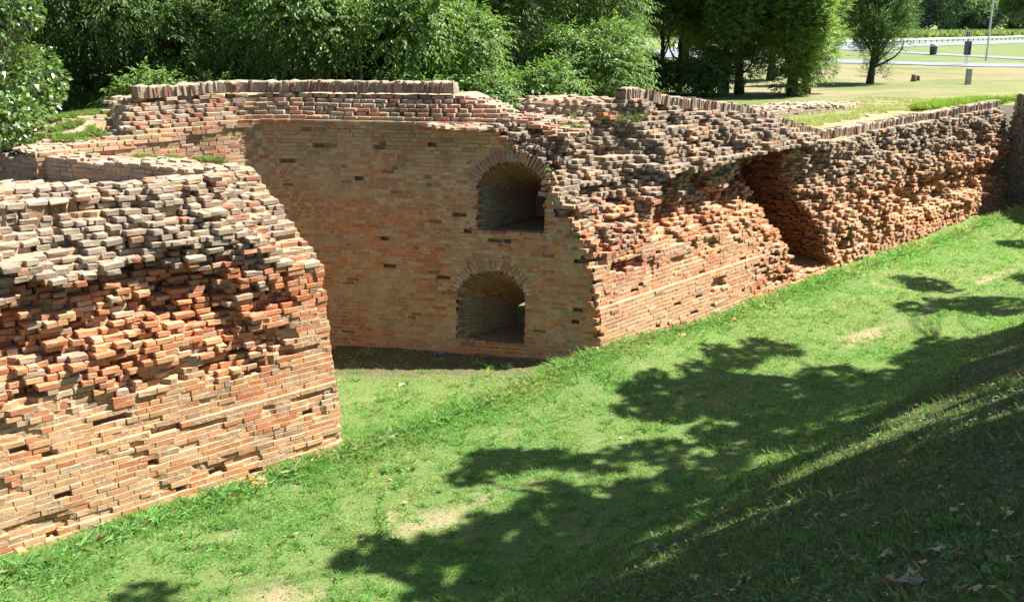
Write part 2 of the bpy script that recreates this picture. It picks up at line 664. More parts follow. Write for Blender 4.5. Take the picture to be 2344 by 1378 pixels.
def cap(B, wall, ua, ub, rows=4, pal=None, seed=4, drop=.02):
    """loose top course lying on the crown of a wall"""
    rs = np.random.RandomState(seed)
    for i in range(rows):
        u = np.arange(ua + (i % 2) * .13, ub, .272)
        u = u + rs.uniform(-.03, .03, len(u)); u = u[rs.rand(len(u)) > .15]
        z = wall.top(u) - CH * .55
        p, t, m = wall.place(u, z)
        s = wall.setback(u, z) + .09 + i * .135 + rs.uniform(-.02, .02, len(u))
        n = len(u)
        yaw = rs.normal(0, .1, n)
        a = np.zeros((n, 3)); a[:, :2] = t + m * yaw[:, None]; a[:, 2] = rs.normal(0, .04, n)
        a /= np.linalg.norm(a, axis=1)[:, None]
        b = np.tile([0., 0, 1], (n, 1)) + rs.normal(0, .05, (n, 3))
        b -= a * (a * b).sum(1)[:, None]; b /= np.linalg.norm(b, axis=1)[:, None]
        o = np.cross(a, b)
        c = np.zeros((n, 3)); c[:, :2] = p + m * s[:, None]; c[:, 2] = z + rs.uniform(-.015, .03, n) - drop
        col = pick(rs, GREY, n); k = rs.rand(n) < .35; col[k] = pick(rs, ROSE, k.sum())
        B.add(c, a, o, b, np.stack([rs.uniform(.10, .13, n), rs.uniform(.055, .064, n), np.full(n, .034)], 1), rs.uniform(.005, .011, n), np.full(n, .005), col)


def polyline(pts, n=200):
    """Catmull-Rom through plan points, resampled by arc length"""
    P = np.asarray(pts, float)
    Q = np.vstack([2 * P[0] - P[1], P, 2 * P[-1] - P[-2]])
    out = []
    for i in range(1, len(Q) - 2):
        for tt in np.linspace(0, 1, 24, endpoint=False):
            a, b, c, d = Q[i - 1:i + 3]
            out.append(.5 * ((2 * b) + (c - a) * tt + (2 * a - 5 * b + 4 * c - d) * tt ** 2 + (3 * b - a - 3 * c + d) * tt ** 3))
    out.append(P[-1])
    out = np.array(out)
    L = np.concatenate([[0], np.cumsum(np.linalg.norm(np.diff(out, axis=0), axis=1))])
    u = np.linspace(0, L[-1], n)
    return np.stack([np.interp(u, L, out[:, 0]), np.interp(u, L, out[:, 1])], 1), L[-1]


def curve_place(pts, left=True):
    P, L = polyline(pts)
    us = np.linspace(0, L, len(P))

    def place(u, z):
        u = np.asarray(u, float)
        x = np.interp(u, us, P[:, 0]); y = np.interp(u, us, P[:, 1])
        e = .06
        tx = np.interp(u + e, us, P[:, 0]) - np.interp(u - e, us, P[:, 0])
        ty = np.interp(u + e, us, P[:, 1]) - np.interp(u - e, us, P[:, 1])
        l = np.hypot(tx, ty) + 1e-9
        t = np.stack([tx / l, ty / l], 1)
        m = np.stack([-t[:, 1], t[:, 0]], 1) * (1 if left else -1)
        return np.stack([x, y], 1), t, m
    return place, L, P


def line_place(B, t, m):
    B, t, m = map(np.array, (B, t, m))

    def place(u, z):
        u = np.asarray(u, float)
        n = len(u)
        return B[None] + u[:, None] * t[None], np.tile(t, (n, 1)), np.tile(m, (n, 1))
    return place


# ------------------------------------------------------------------ plan of the place
LB, LT = np.array([-2.52, 14.03]), np.array([.742, .670])     # left wall: right-hand corner, direction
LM = np.array([-.670, .742])
RB, RT = np.array([1.75, 17.98]), np.array([.673, .740])      # right wall: left-hand corner, direction
RM = np.array([-.740, .673])
FLANK = [(-7.9, 16.6), (-7.2, 17.35), (-6.6, 17.97), (-6.0, 18.5), (-5.4, 18.98), (-4.75, 19.34), (-3.67, 19.27), (-2.36, 18.95),
         (-1.04, 18.6), (.4, 18.24), (1.75, 17.9)]
NRM = np.array([.709, -.705])                                 # across the ditch, away from the walls


def wdist(x, y):
    return (x - 1.75) * NRM[0] + (y - 18.0) * NRM[1]


def ditch_z(x, y):
    wd = wdist(x, y)
    al = (x - 1.75) * .705 + (y - 18.0) * .709
    z = .62 * (np.sqrt((wd - 4.55) ** 2 + .25) + (wd - 4.55)) / 2
    z = np.minimum(z, 3.3 + .35 * (z - 3.3)) if False else z
    crest = 4.55
    z = np.where(z > crest - .6, crest - .6 + .6 * (1 - np.exp(-(z - crest + .6) / .6)), z)
    z = z + .10 * (fbm(x * .45, y * .45, 40) - .5) + .05 * (fbm(x * 1.7, y * 1.7, 41) - .5)
    z = z + .22 * np.exp(-((al - .5) / 2.2) ** 2 - ((wd - .5) / .9) ** 2)           # grass bank before the corner
    z = z + .06 * np.exp(-(wd / .5) ** 2)
    z = z - .05 * np.exp(-((wd - 2.6) / .5) ** 2) * sstep(3, 6, al)
    return z


def worn(x, y):
    wd = wdist(x, y); al = (x - 1.75) * .705 + (y - 18.0) * .709
    r = 0
    for a, b, la, lb in ((5.1, 2.65, 1.1, .22), (11.7, 2.6, 1.4, .25), (8.2, 2.7, .6, .18)):
        r = r + np.exp(-((al - a) / la) ** 2 - ((wd - b) / lb) ** 2)
    return r * .32


def park_z(x, y):
    s = (x - RB[0]) * RM[0] + (y - RB[1]) * RM[1]
    u = (x - RB[0]) * RT[0] + (y - RB[1]) * RT[1]
    rim = np.interp(u, [-3, 2, 2.6, 4.5, 6.35, 8, 10, 12, 40], [4.2, 4.2, 4.6, 4.45, 4.2, 3.75, 3.25, 3.3, 3.35])
    z = 2.9 + (rim - 2.9) * np.exp(-np.clip(s - 1.6, 0, 99) / np.where(u < 9, 2.2, 6.0))
    low = (1 - sstep(2.2, 4.6, x)) * (1 - sstep(26, 33, y))
    z = z * (1 - low) + (-.5) * low
    z = z + .5 * sstep(60, 130, y) * 0 + .12 * (fbm(x * .2, y * .2, 50) - .5)
    return z


# ------------------------------------------------------------------ ground
def build_ground():
    x = np.arange(-14, 32, .21); y = np.arange(1.5, 44, .21)
    X, Y = np.meshgrid(x, y, indexing='ij')
    Xf, Yf = X.ravel(), Y.ravel()
    Z = ditch_z(Xf, Yf)
    wd = wdist(Xf, Yf)
    dry = sstep(.60, .82, .5 * fbm(Xf * .8, Yf * .8, 60) + .5 * fbm(Xf * 3.7, Yf * 3.7, 63, 4) + worn(Xf, Yf) + .06 * np.exp(-((wd - 2.6) / .6) ** 2))
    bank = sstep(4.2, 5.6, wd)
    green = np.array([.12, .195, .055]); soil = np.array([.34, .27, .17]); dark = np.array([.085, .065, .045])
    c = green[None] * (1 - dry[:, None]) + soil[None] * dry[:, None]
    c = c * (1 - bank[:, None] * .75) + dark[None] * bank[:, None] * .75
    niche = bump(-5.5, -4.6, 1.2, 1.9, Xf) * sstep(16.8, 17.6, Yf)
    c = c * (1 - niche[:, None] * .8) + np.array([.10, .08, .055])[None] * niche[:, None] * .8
    keep = (wd > -4.6) & ~((Yf > np.interp(Xf, [p[0] for p in FLANK], [p[1] for p in FLANK]) + .8) & (Xf < 1.9))
    F = grid_faces(len(x), len(y))
    F = F[keep[F].all(1)]
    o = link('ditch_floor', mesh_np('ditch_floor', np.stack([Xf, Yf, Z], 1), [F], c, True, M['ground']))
    tag(o, 'grassy ditch floor and bank below the walls', 'ground', kind='structure')
    # park behind the walls, out to the horizon
    x = np.concatenate([np.linspace(-900, -30, 30), np.arange(-29, 60, .6), np.linspace(61, 200, 60), np.linspace(205, 900, 30)])
    y = np.concatenate([np.arange(14, 70, .6), np.linspace(71, 300, 90), np.linspace(310, 1600, 20)])
    X, Y = np.meshgrid(x, y, indexing='ij')
    Xf, Yf = X.ravel(), Y.ravel()
    Z = park_z(Xf, Yf)
    s = (Xf - RB[0]) * RM[0] + (Yf - RB[1]) * RM[1]
    u = (Xf - RB[0]) * RT[0] + (Yf - RB[1]) * RT[1]
    fl, _ = polyline(FLANK)
    yfl = np.interp(Xf, fl[:, 0], fl[:, 1])
    keep = ((Xf > 1.6) & (s > np.where(u < 10.4, 2.9, 1.5)) & (u < 25)) | ((Xf <= 1.6) & (Xf > -7) & (Yf > yfl + 1.3)) | ((Xf <= -7) & (Yf > 19)) | ((u >= 25) & (s > -7) & (Yf > 36.5)) | ((Xf > 18.5 + (35.7 - Yf) * .27) & (Yf > 26) & (u > 18))
    f1 = fbm(Xf * .22, Yf * .22, 61); f2 = fbm(Xf * .9, Yf * .9, 62)
    straw = np.array([.26, .23, .135]); green = np.array([.14, .185, .065]); weed = np.array([.27, .22, .13])
    k = sstep(.35, .65, f1 * .7 + f2 * .3)
    c = straw[None] * k[:, None] + green[None] * (1 - k[:, None])
    near = (1 - sstep(1.5, 9, s)) * sstep(9, 12, u)
    c = c * (1 - .5 * near[:, None]) + np.array([.24, .27, .07])[None] * .5 * near[:, None]
    rough = bump(58, 61, 74, 77, Yf) * sstep(21.5, 24, Xf - (Yf - 60) * .25) * sstep(.3, .6, f2)
    c = c * (1 - rough[:, None] * .7) + weed[None] * rough[:, None] * .7
    lawn = sstep(88, 92, Yf)
    c = c * (1 - lawn[:, None] * .7) + np.array([.12, .20, .06])[None] * lawn[:, None] * .7
    F = grid_faces(len(x), len(y))
    F = F[keep[F].all(1)]
    o = link('park_ground', mesh_np('park_ground', np.stack([Xf, Yf, Z], 1), [F], c, True, M['park']))
    tag(o, 'dry grass lawn of the park behind the walls', 'ground', kind='structure')


build_ground()

# ------------------------------------------------------------------ left wall
def chunk(u, z, seed, w=.42):
    """lumps of two or three bricks that broke away together"""
    k = np.floor(z / CH)
    return _hash(np.floor(u / w + .37 * (k // 2)), k // 2, seed) - .5


def bite(u, z, seed, p1, p2):
    """single bricks and small groups fallen out of the face, one header deep"""
    k = np.floor(z / CH)
    a = _hash(np.floor(u / .25 + .5 * (k % 2)), k, seed) < p1
    b = _hash(np.floor(u / .55 + .31 * (k // 3)), k // 3, seed + 5) < p2
    return .12 * a + .13 * b


def left_setback(u, z):
    u = np.asarray(u, float); z = np.asarray(z, float)
    s = np.where(z < 1.03, .115 * z, .175 + .085 * (z - 1.03))
    n = fbm(u * 1.1 + 3, z * 1.6, 21)
    n2 = fbm(u * 2.6, z * 3.2, 22)
    away = 1 - sstep(-1.1, -.35, u)
    nl = fbm(u * .55 + 7, u * 0 + 3, 20)
    lip = 2.85 + .5 * (1 - sstep(-1.6, -.4, u)) + .22 * (n - .5) + .6 * (nl - .5) * away + .3 * chunk(u, z * 0 + 1.0, 13, .5) * away
    cav = (1 - sstep(-2.0, -.9, u + (n - .5) * 1.6)) * bump(2.0, 2.7, lip - .08, lip + .16, z) * (.05 + .62 * np.clip(n2 * .8 + n * .5 - .12, 0, 1))
    mid = (away * .7 + .3) * bump(1.25, 1.7, lip - .1, lip, z) * np.clip(n2 - .42, 0, 1) * .55
    low = bump(.1, .3, .95, 1.04, z) * np.clip(n2 - .6, 0, 1) * .35
    slope = np.clip(z - lip, 0, 9)
    s = np.where(z > lip, .42 + .0 * (1 - away) + slope * 1.42 + ((n2 - .5) * .25 + chunk(u, z, 3) * .2) * sstep(0, .25, slope), s + cav + mid + low + chunk(u, z, 4) * .13 * away * bump(1.4, 2.2, lip - .1, lip, z))
    rz = sstep(1.3, 2.2, z + (n - .5) * 1.2) * (.25 + .75 * away)
    s = s + bite(u, z, 8, .035 + .16 * rz, .02 + .16 * rz) + .05 * np.clip(fbm(u * 1.7, z * 5.5, 32) - .58, 0, 1) * 4 * (z < 2.4)
    return s


def left_rough(u, z):
    n = fbm(u * 1.3 + 9, z * 1.5, 23)
    away = 1 - sstep(-1.0, -.3, u) * .75
    n3 = fbm(u * 3.1 + 4, z * 4.2, 30)
    return .0035 + .034 * sstep(1.25, 2.3, z + (n - .5) * 1.6) * away * (.35 + n) + .012 * sstep(2.9, 3.4, z) + .010 * sstep(.5, .72, n3)


def left_colour(u, z, rs):
    n = len(u)
    c = pick(rs, RED, n)
    k = fbm(u * .8, z * 1.2, 24)
    g = rs.rand(n) < np.clip(sstep(2.6, 3.5, z) * .85 + .08, 0, 1)
    c[g] = pick(rs, GREY, g.sum()) * 1.05
    r = rs.rand(n) < np.clip(.22 + .35 * (1 - sstep(1.2, 2.2, z)) + .35 * sstep(.55, .35, k) * (1 - sstep(1.8, 2.4, z)) + .15 * (z < .6), 0, .88)
    c[r & ~g] = pick(rs, PALE, (r & ~g).sum())
    g2 = rs.rand(n) < .03
    c[g2] = pick(rs, GREY, g2.sum()) * .6
    return c * np.where(z > 2.9, .78, 1.)[:, None]


def left_top(u):
    return 4.09 + .05 * (fbm(np.asarray(u) * 1.3, np.asarray(u) * 0 + 2, 25) - .5) * 2


left = empty('brick_wall', (LB[0], LB[1], 0), 'sunlit ruined brick wall in the left foreground, hollowed face above a low ledge', 'wall')
lo = np.array([LB[0], LB[1], 0.])
LW = Wall(line_place(LB, LT, LM), -7.6, 0.0, left_top, left_setback, left_rough,
          lambda u, z: np.clip(.012 + .10 * sstep(1.4, 2.4, z), 0, 1) * (1 - sstep(-1, -.2, u) * .8), left_colour, bottom=-.15, seed=31, depth=.2)
B = Bricks()
LW.lay(B)
LW.lay(B, .07)


def end_mask(u, z, p):
    return u < left_setback(np.full(len(u), -.15), z) + .14


LE = Wall(line_place(LB - LT * .01, LM, -LT), .0, 3.2, lambda u: np.full(len(np.atleast_1d(u)), 3.62), lambda u, z: 0 * u + .0,
          lambda u, z: 0 * u + .012, lambda u, z: 0 * u + .04, left_colour, bottom=-.15, seed=32, cut=end_mask)
LE.lay(B)
cap(B, LW, -7.4, -.1, 4, seed=91)
B.build(left, lo, 300, seed=5)
LW.core('masonry_core', left, lo, back=.35)
LE.core('masonry_core', left, lo, back=.4, hole=lambda u, z, p: u < left_setback(np.full(len(u), -.15), z) + .32)

# ------------------------------------------------------------------ right wall
def r_edge(z):
    return 8.45 + (2.87 - z) * .52 + .5 * (fbm(z * 2.3, z * 0 + 1, 33) - .5) + .09 * (_hash(np.floor(z / CH), np.floor(z / CH) * 0, 12) - .5)


def r_cav(u, z):
    e = r_edge(z)
    return 1.35 * sstep(e - 2.4 + 1.4 * (fbm(u * 1.5, z * 2.2, 34) - .5), e - 1.0, u) * (u < e) * bump(.1, .55, 2.3 + .7 * fbm(u * 1.6, u * 0, 39), 3.4, z)


def right_setback(u, z):
    u = np.asarray(u, float); z = np.asarray(z, float)
    uu = np.clip(u, 0, 99)
    n = fbm(u * .8 + 1, z * 1.4, 26)
    n2 = fbm(u * 2.2 + 4, z * 2.8, 27)
    near = 1 - sstep(9.0, 10.5, u)
    s1 = np.where(z < 1.08, .12 * z, .20 + .09 * (z - 1.08))
    lip = 2.28 + 1.0 * sstep(1.3, 3.0, uu) + .15 * (n - .5) + .4 * (fbm(u * .5, u * 0 + 9, 19) - .5) * sstep(1, 3, uu)
    cav = sstep(1.5, 2.8, uu) * bump(1.75, 2.5, lip - .06, lip + .12, z) * (.16 + .62 * np.clip(n2 * .7 + n * .5 - .1, 0, 1))
    mid = sstep(.5, 2.0, uu) * bump(1.2, 1.8, lip - .1, lip, z) * np.clip(n2 - .42, 0, 1) * .5
    slope = np.clip(z - lip, 0, 9)
    k = .76 + .05 * sstep(2, 4, uu)
    sA = np.where(z > lip, .36 + slope * k + ((n2 - .5) * .25 + chunk(u, z, 5) * .22) * sstep(0, .2, slope), s1 + cav + mid + chunk(u, z, 6) * .1 * sstep(1.5, 3, uu) * bump(1.4, 2.2, lip - .1, lip, z)) + r_cav(u, z)
    under = bump(13, 15, 23.5, 25, u) * bump(.7, 1.0, 1.35, 1.9, z) * (.1 + .5 * n2)
    sB = .10 * z + .13 * np.clip(z - 1.2, 0, 9) + .30 * (n - .45) + .38 * (n2 - .5) * sstep(.2, .8, z) + under + chunk(u, z, 7, .36) * .2 * sstep(.25, .8, z)
    rz = np.maximum(sstep(1.5, 2.4, z + (n - .5) * 1.2), sstep(4, 9, u) * sstep(.2, .7, z))
    return sA * near + sB * (1 - near) + bite(u, z, 9, .03 + .17 * rz, .015 + .18 * rz)


def right_rough(u, z):
    n = fbm(u * 1.1 + 2, z * 1.6, 28)
    near = 1 - sstep(4.0, 9, u)
    a = .0035 + .036 * sstep(1.5, 2.5, z + (n - .5) * 1.4) * (.4 + n) + .010 * sstep(.5, .72, fbm(u * 2.7 + 8, z * 3.9, 31))
    b = .020 + .046 * sstep(.35, .8, n) * sstep(.1, .7, z) + .012
    return a * near + b * (1 - near)


def right_colour(u, z, rs):
    n = len(u)
    c = pick(rs, RED, n)
    k = fbm(u * .6, z * 1.1, 29)
    hi = np.where(u < 9, 2.7, 2.2)
    g = rs.rand(n) < np.clip(sstep(hi - .8, hi + .7, z + (k - .5) * 1.0) * .88 + .05, 0, 1)
    c[g] = pick(rs, GREY, g.sum())
    r = rs.rand(n) < np.clip(.26 + .3 * sstep(.6, .4, k) + .3 * (1 - sstep(.9, 2.0, z)), 0, .85)
    r &= ~g
    c[r] = pick(rs, PALE, r.sum())
    o = (rs.rand(n) < .3) & ~g
    c[o] = pick(rs, ROSE, o.sum())
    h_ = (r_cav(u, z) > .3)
    c[h_] = pick(rs, RED, h_.sum()) * .55  # redder exposed core, darkened further to paint in the hollow's shade
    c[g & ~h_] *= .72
    return c


RTOPU = [-3, 0, 1.9, 2.1, 2.6, 2.9, 4.2, 6.8, 8.5, 10.4, 13, 17.5, 30]
RTOPZ = [4.4, 4.42, 4.38, 4.66, 4.72, 4.74, 4.5, 4.2, 3.8, 3.32, 3.33, 3.36, 3.40]


def right_top(u):
    return np.interp(u, RTOPU, RTOPZ)


FN = np.array([.243, .970])


def in_flank_void(u, z, p):
    q = p - np.array([1.75, 17.9])
    return (((q @ FN - .1 * z < -.01) & (p[:, 0] < 1.9)) | ((np.abs(q @ np.array([.970, -.243]) + 1.9) < .67) & (z > 2.35) & (z < 3.72) & (q @ FN < 2.1)))


right = empty('brick_wall', (RB[0], RB[1], 0), 'long sunlit eroded brick wall receding to the right, with a deep dark hollow', 'wall')
ro = np.array([RB[0], RB[1], 0.])
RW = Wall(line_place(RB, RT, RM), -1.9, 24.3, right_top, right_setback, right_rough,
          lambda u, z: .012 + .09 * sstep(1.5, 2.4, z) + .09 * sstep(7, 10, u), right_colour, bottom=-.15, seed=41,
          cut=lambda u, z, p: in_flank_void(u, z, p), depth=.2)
B = Bricks()
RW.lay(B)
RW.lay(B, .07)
# the return of the deep hollow, facing the left
def ret_place(u, z):
    u = np.asarray(u, float)
    return RB[None] + RT[None] * (r_edge(z) - .11)[:, None] + RM[None] * u[:, None], np.tile(RM, (len(u), 1)), np.tile(RT, (len(u), 1))


def ret_cut(u, z, p):
    e = r_edge(z)
    return (u < right_setback(e + .05, z) + .06) | (u > right_setback(e - .05, z) + .1)


RR = Wall(ret_place, .0, 2.7, lambda u: np.full(len(np.atleast_1d(u)), 3.3), lambda u, z: -.03 + .14 * (fbm(u * 2.5, z * 2.5, 48) - .5) + chunk(u, z, 15) * .08, lambda u, z: 0 * u + .03,
          lambda u, z: 0 * u + .05, lambda u, z, rs: pick(rs, RED, len(u)) * .5, bottom=.2, seed=42, cut=ret_cut)  # shade of the hollow painted into the return's brick colour
RR.lay(B)
cap(B, RW, -1.4, 2.7, 17, seed=92)
B.build(right, ro, 300, seed=6)
RW.core('masonry_core', right, ro, du=.09, dz=.07, back=2.0, rear=2.8, hole=lambda u, z, p: in_flank_void(u, z, p - RM * .03))
# bricks set on edge along the crown of the wall
CB = Bricks()
uc = np.array([2.55, 2.9, 4.2, 6.8, 8.5, 10.0, 10.6, 13, 17.5, 24.2])
sc = np.array([1.52, 1.5, 1.45, 1.3, 1.2, 1.05, 1.0, .85, .85, .85])
zc = np.interp(uc, RTOPU, RTOPZ) + .2
coping(CB, RB[None] + RT[None] * uc[:, None] + RM[None] * sc[:, None], zc, seed=8, wid=.06)
CB.build(right, ro, 300, 'coping_brick', 'coping', seed=9)
bv, bf = COPING_BED[-1]
link('coping_bed', mesh_np('coping_bed', bv - ro, [bf], np.tile([.42, .37, .29], (len(bv), 1)), False, M['mortar']), right)

# ------------------------------------------------------------------ far wall at the right edge
FB = RB + RT * 23.9
far_pts = [tuple(FB + RM * .5), tuple(FB + np.array([.25, -1.1])), tuple(FB + np.array([.8, -3.5])), tuple(FB + np.array([1.9, -7.0]))]
fp, fL, _ = curve_place(far_pts)
far = empty('brick_wall', (FB[0], FB[1], 0), 'dark shaded brick wall at the right edge, standing across the end of the long wall', 'wall')
fo = np.array([FB[0], FB[1], 0.])
FW = Wall(fp, 0.0, fL, lambda u: 3.62 + 0 * np.asarray(u), lambda u, z: .10 * z + .2 * (fbm(u * 1.6, z * 2, 70) - .5),
          lambda u, z: .012 + .03 * fbm(u * 1.3, z * 1.3, 71), lambda u, z: .05 + 0 * u,
          lambda u, z, rs: pick(rs, GREY, len(u)) * .75, bottom=-.15, seed=43)
B = Bricks(); FW.lay(B); FW.lay(B, .07); B.build(far, fo, 300, seed=12)
FW.core('masonry_core', far, fo, du=.12, dz=.1, back=1.2)
CB = Bricks()
P_, L_ = polyline(far_pts)
mm = np.array([fp(np.array([u]), np.array([0.]))[2][0] for u in np.linspace(0, fL, 200)])
coping(CB, P_ + mm * .4, np.full(200, 3.82), seed=10, wid=.06)
CB.build(far, fo, 300, 'coping_brick', 'coping', seed=13)
bv, bf = COPING_BED[-1]
link('coping_bed', mesh_np('coping_bed', bv - fo, [bf], np.tile([.42, .37, .29], (len(bv), 1)), False, M['mortar']), far)

# ------------------------------------------------------------------ curved wall with the two openings
flp, FLL, FLP = curve_place(FLANK)
fk = empty('brick_wall', (-1.0, 18.6, 0), 'curved shaded brick wall with two arched openings, set back between the sunlit walls', 'wall')
ko = np.array([-1.0, 18.6, 0.])
OPEN = [(-2.54, -1.25, 2.40, 3.30, .41), (-2.90, -1.58, .30, 1.20, .45)]      # u0,u1 from the right corner, sill, springing, rise
RIM = 4.36


def arch_top(o, u):
    u0, u1, zs, sp, rise = o
    c = (u0 + u1) / 2
    hw = (u1 - u0) / 2
    R = (hw * hw + rise * rise) / (2 * rise)
    d = np.clip(R * R - (u - c) ** 2, 0, None)
    return sp + rise - R + np.sqrt(d), c, R, sp + rise - R


def in_opening(uo, z, pad=0.):
    r = np.zeros(len(uo), bool)
    for o in OPEN:
        zt, c, R, zc_ = arch_top(o, uo)
        ring = np.hypot(uo - c, z - zc_) < R + (.235 if pad else 0.)
        r |= (uo > o[0] - pad * .02) & (uo < o[1] + pad * .02) & (z > o[2]) & (z < o[3] + .02)
        r |= ring & (z > o[3] - .03) & (uo > o[0] - (.17 if pad else 0)) & (uo < o[1] + (.17 if pad else 0))
    return r


def fl_x(u):
    return np.interp(u, np.linspace(0, FLL, len(FLP)), FLP[:, 0])


def fl_rim(u):
    x = fl_x(u)
    return np.interp(x, [-7.9, -7, -5, -2, .4, 1.75], [4.1, 4.15, 4.42, 4.40, 4.22, 4.1])


def fl_top(u):
    x = fl_x(u)
    return np.interp(x, [-7.9, -7.0, -6.62, -6.35, -1.25, -1.1, -.2, .6, 1.75], [4.12, 4.2, 4.3, 4.86, 4.90, 4.86, 4.55, 4.32, 4.2])


def fl_setback(u, z):
    rim = fl_rim(u)
    n2 = fbm(u * 2.3, z * 3, 35)
    ov = -.035 * bump(.0, .02, .14, .16, z - rim + .16)                       # projecting course at the rim
    return .1 * z + ov + np.clip(z - rim, 0, 9) * 1.05 + (n2 - .5) * .16 * sstep(0, .15, z - rim) + .02 * (fbm(u * .7, z * .7, 36) - .5)


def fl_rough(u, z):
    rim = fl_rim(u)
    n = fbm(u * 1.2, z * 1.4, 37)
    x = fl_x(u)
    lit = 1 - sstep(-5.6, -4.9, x)
    return .0022 + .002 * sstep(.5, .7, n) + .004 * sstep(3.2, 4.2, z) + .022 * sstep(-.02, .12, z - rim) + .007 * lit


HOLES = [(-2.92, 2.70), (-2.70, 2.43), (-.63, 2.6), (-4.5, 3.95), (-3.5, 3.97), (-4.45, 2.2), (-4.4, 1.6), (-4.2, 1.6), (-4.25, 1.67),
         (-5.7, 3.95), (-.55, .8), (-.5, 1.05), (-.35, 2.35), (-1.9, 2.25), (-2.2, 2.28), (-5.0, 3.3), (-6.3, 3.6), (-3.2, 1.5)]


def fl_holes(u, z):
    r = np.zeros(len(u))
    for hu, hz in HOLES: r = np.maximum(r, .16 * ((np.abs(u - FLL - hu) < .13) & (np.abs(z - (math.floor(hz / CH) + .5) * CH) < .03)))
    return r


def fl_cut(u, z, p):
    uo = u - FLL
    r = np.zeros(len(u), bool)
    for hu, hz in HOLES: r |= (np.abs(uo - hu) < .13) & (np.abs(z - (math.floor(hz / CH) + .5) * CH) < .03)
    sR = (p - RB) @ RM; uR = (p - RB) @ RT
    r |= (p[:, 0] > -.6) & (sR < right_setback(np.clip(uR, 0, 9), z) + .03)
    return r


def fl_colour(u, z, rs):
    n = len(u)
    c = pick(rs, TAN, n)
    k = fbm(u * .5, z * .9, 38)
    rim = fl_rim(u)
    k2 = fbm(u * 1.1 + 5, z * 1.9, 45)
    pk = rs.rand(n) < .9 * sstep(.47, .6, k2)
    c[pk] = pick(rs, OLIVE, pk.sum())
    rd = rs.rand(n) < .5 * sstep(.6, .35, k) * (z < 3)
    c[rd] = pick(rs, RED, rd.sum()) * np.array([1.05, 1.25, 1.2])
    up = z > rim + .02
    c[up] = pick(rs, ROSE, up.sum())
    g = up & (rs.rand(n) < .55)
    c[g] = pick(rs, GREY, g.sum()) * .9
    lit = fl_x(u) < -5.1
    l2 = lit & ~up & (rs.rand(n) < .7)
    c[l2] = pick(rs, ROSE, l2.sum()) * 1.1
    dk = rs.rand(n) < .025
    c[dk] *= .5
    c *= (1.05 - .3 * sstep(.45, .7, fbm(u * 2.2, z * .5, 46)) * sstep(3.0, 4.3, z))[:, None]
    return c


def fl_clip(Z):
    out = []
    for o in OPEN:
        _, c, R, zc_ = arch_top(o, np.array([0.]))
        a = np.full(len(Z), 1e6); b = np.full(len(Z), -1e6)
        st = (Z > o[2]) & (Z < o[3])
        a[st], b[st] = o[0] + FLL, o[1] + FLL
        ro_ = R + .235
        hw = np.sqrt(np.clip(ro_ ** 2 - (Z - zc_) ** 2, 0, None))
        lim = (o[1] - o[0]) / 2 + .235 * .62
        ar = (Z >= o[3] - .0) & (Z < zc_ + ro_)
        hw = np.minimum(hw, lim)
        a[ar], b[ar] = c - hw[ar] + FLL, c + hw[ar] + FLL
        out.append((a, b))
    return out


KW = Wall(flp, .2, FLL + .0, fl_top, fl_setback, fl_rough, lambda u, z: .006 + .05 * (z > fl_rim(u) + .05), fl_colour, bottom=-.12, seed=51,
          cut=fl_cut, joint=.010, depth=.17, clip=fl_clip, blend=.1, recess=lambda u, z: .0015 + .012 * sstep(3.4, 4.3, z) + .010 * (1 - sstep(-5.6, -4.9, fl_x(u))) + .12 * sstep(-.02, .12, z - fl_rim(u)) + fl_holes(u, z))
B = Bricks(); KW.lay(B)
KW.lay(B, .07)
cap(B, KW, 8.0, FLL - .6, 8, seed=93)
cap(B, KW, .3, 3.0, 9, seed=94)


def fl_pt(uo, z, s=0.):
    """point of the curved wall's face, s metres behind it, near the openings"""
    u = np.atleast_1d(uo) + FLL
    z = np.atleast_1d(z) * np.ones(len(u))
    return KW.point(u, z, .1 * z + s)


# voussoirs of the two arches
VBS = []
rsv = np.random.RandomState(77)
for o in OPEN:
    VB = Bricks(); VBS.append(VB)
    u0, u1, zs, sp, rise = o
    _, c, R, zc_ = arch_top(o, np.array([0.]))
    half = math.asin(min(1, ((u1 - u0) / 2) / R)) + .03
    nb = int(2 * half * (R + .06) / .074)
    for k in range(nb + 1):
        th = -half + 2 * half * k / nb
        rad = np.array([math.sin(th), math.cos(th)])
        mid = np.array([c, zc_]) + rad * (R + .115 + rsv.normal(0, .006))
        p0 = fl_pt(mid[0], mid[1], .075 - .005 + rsv.normal(0, .004))[0]
        t2 = flp(np.array([mid[0] + FLL]), np.array([0.]))[1][0]
        t3 = np.array([t2[0], t2[1], 0]); up = np.array([0, 0, 1.])
        b = t3 * rad[0] + up * rad[1]
        a = t3 * rad[1] - up * rad[0]
        n_ = np.array([t2[1], -t2[0], 0])
        col = pick(rsv, ROSE if rsv.rand() < .6 else GREY, 1) * .8
        VB.add(p0[None], a[None], n_[None], b[None], np.array([[.028, .08, .115 * rsv.uniform(.9, 1.03)]]), np.array([.006]), np.array([.003]), col)

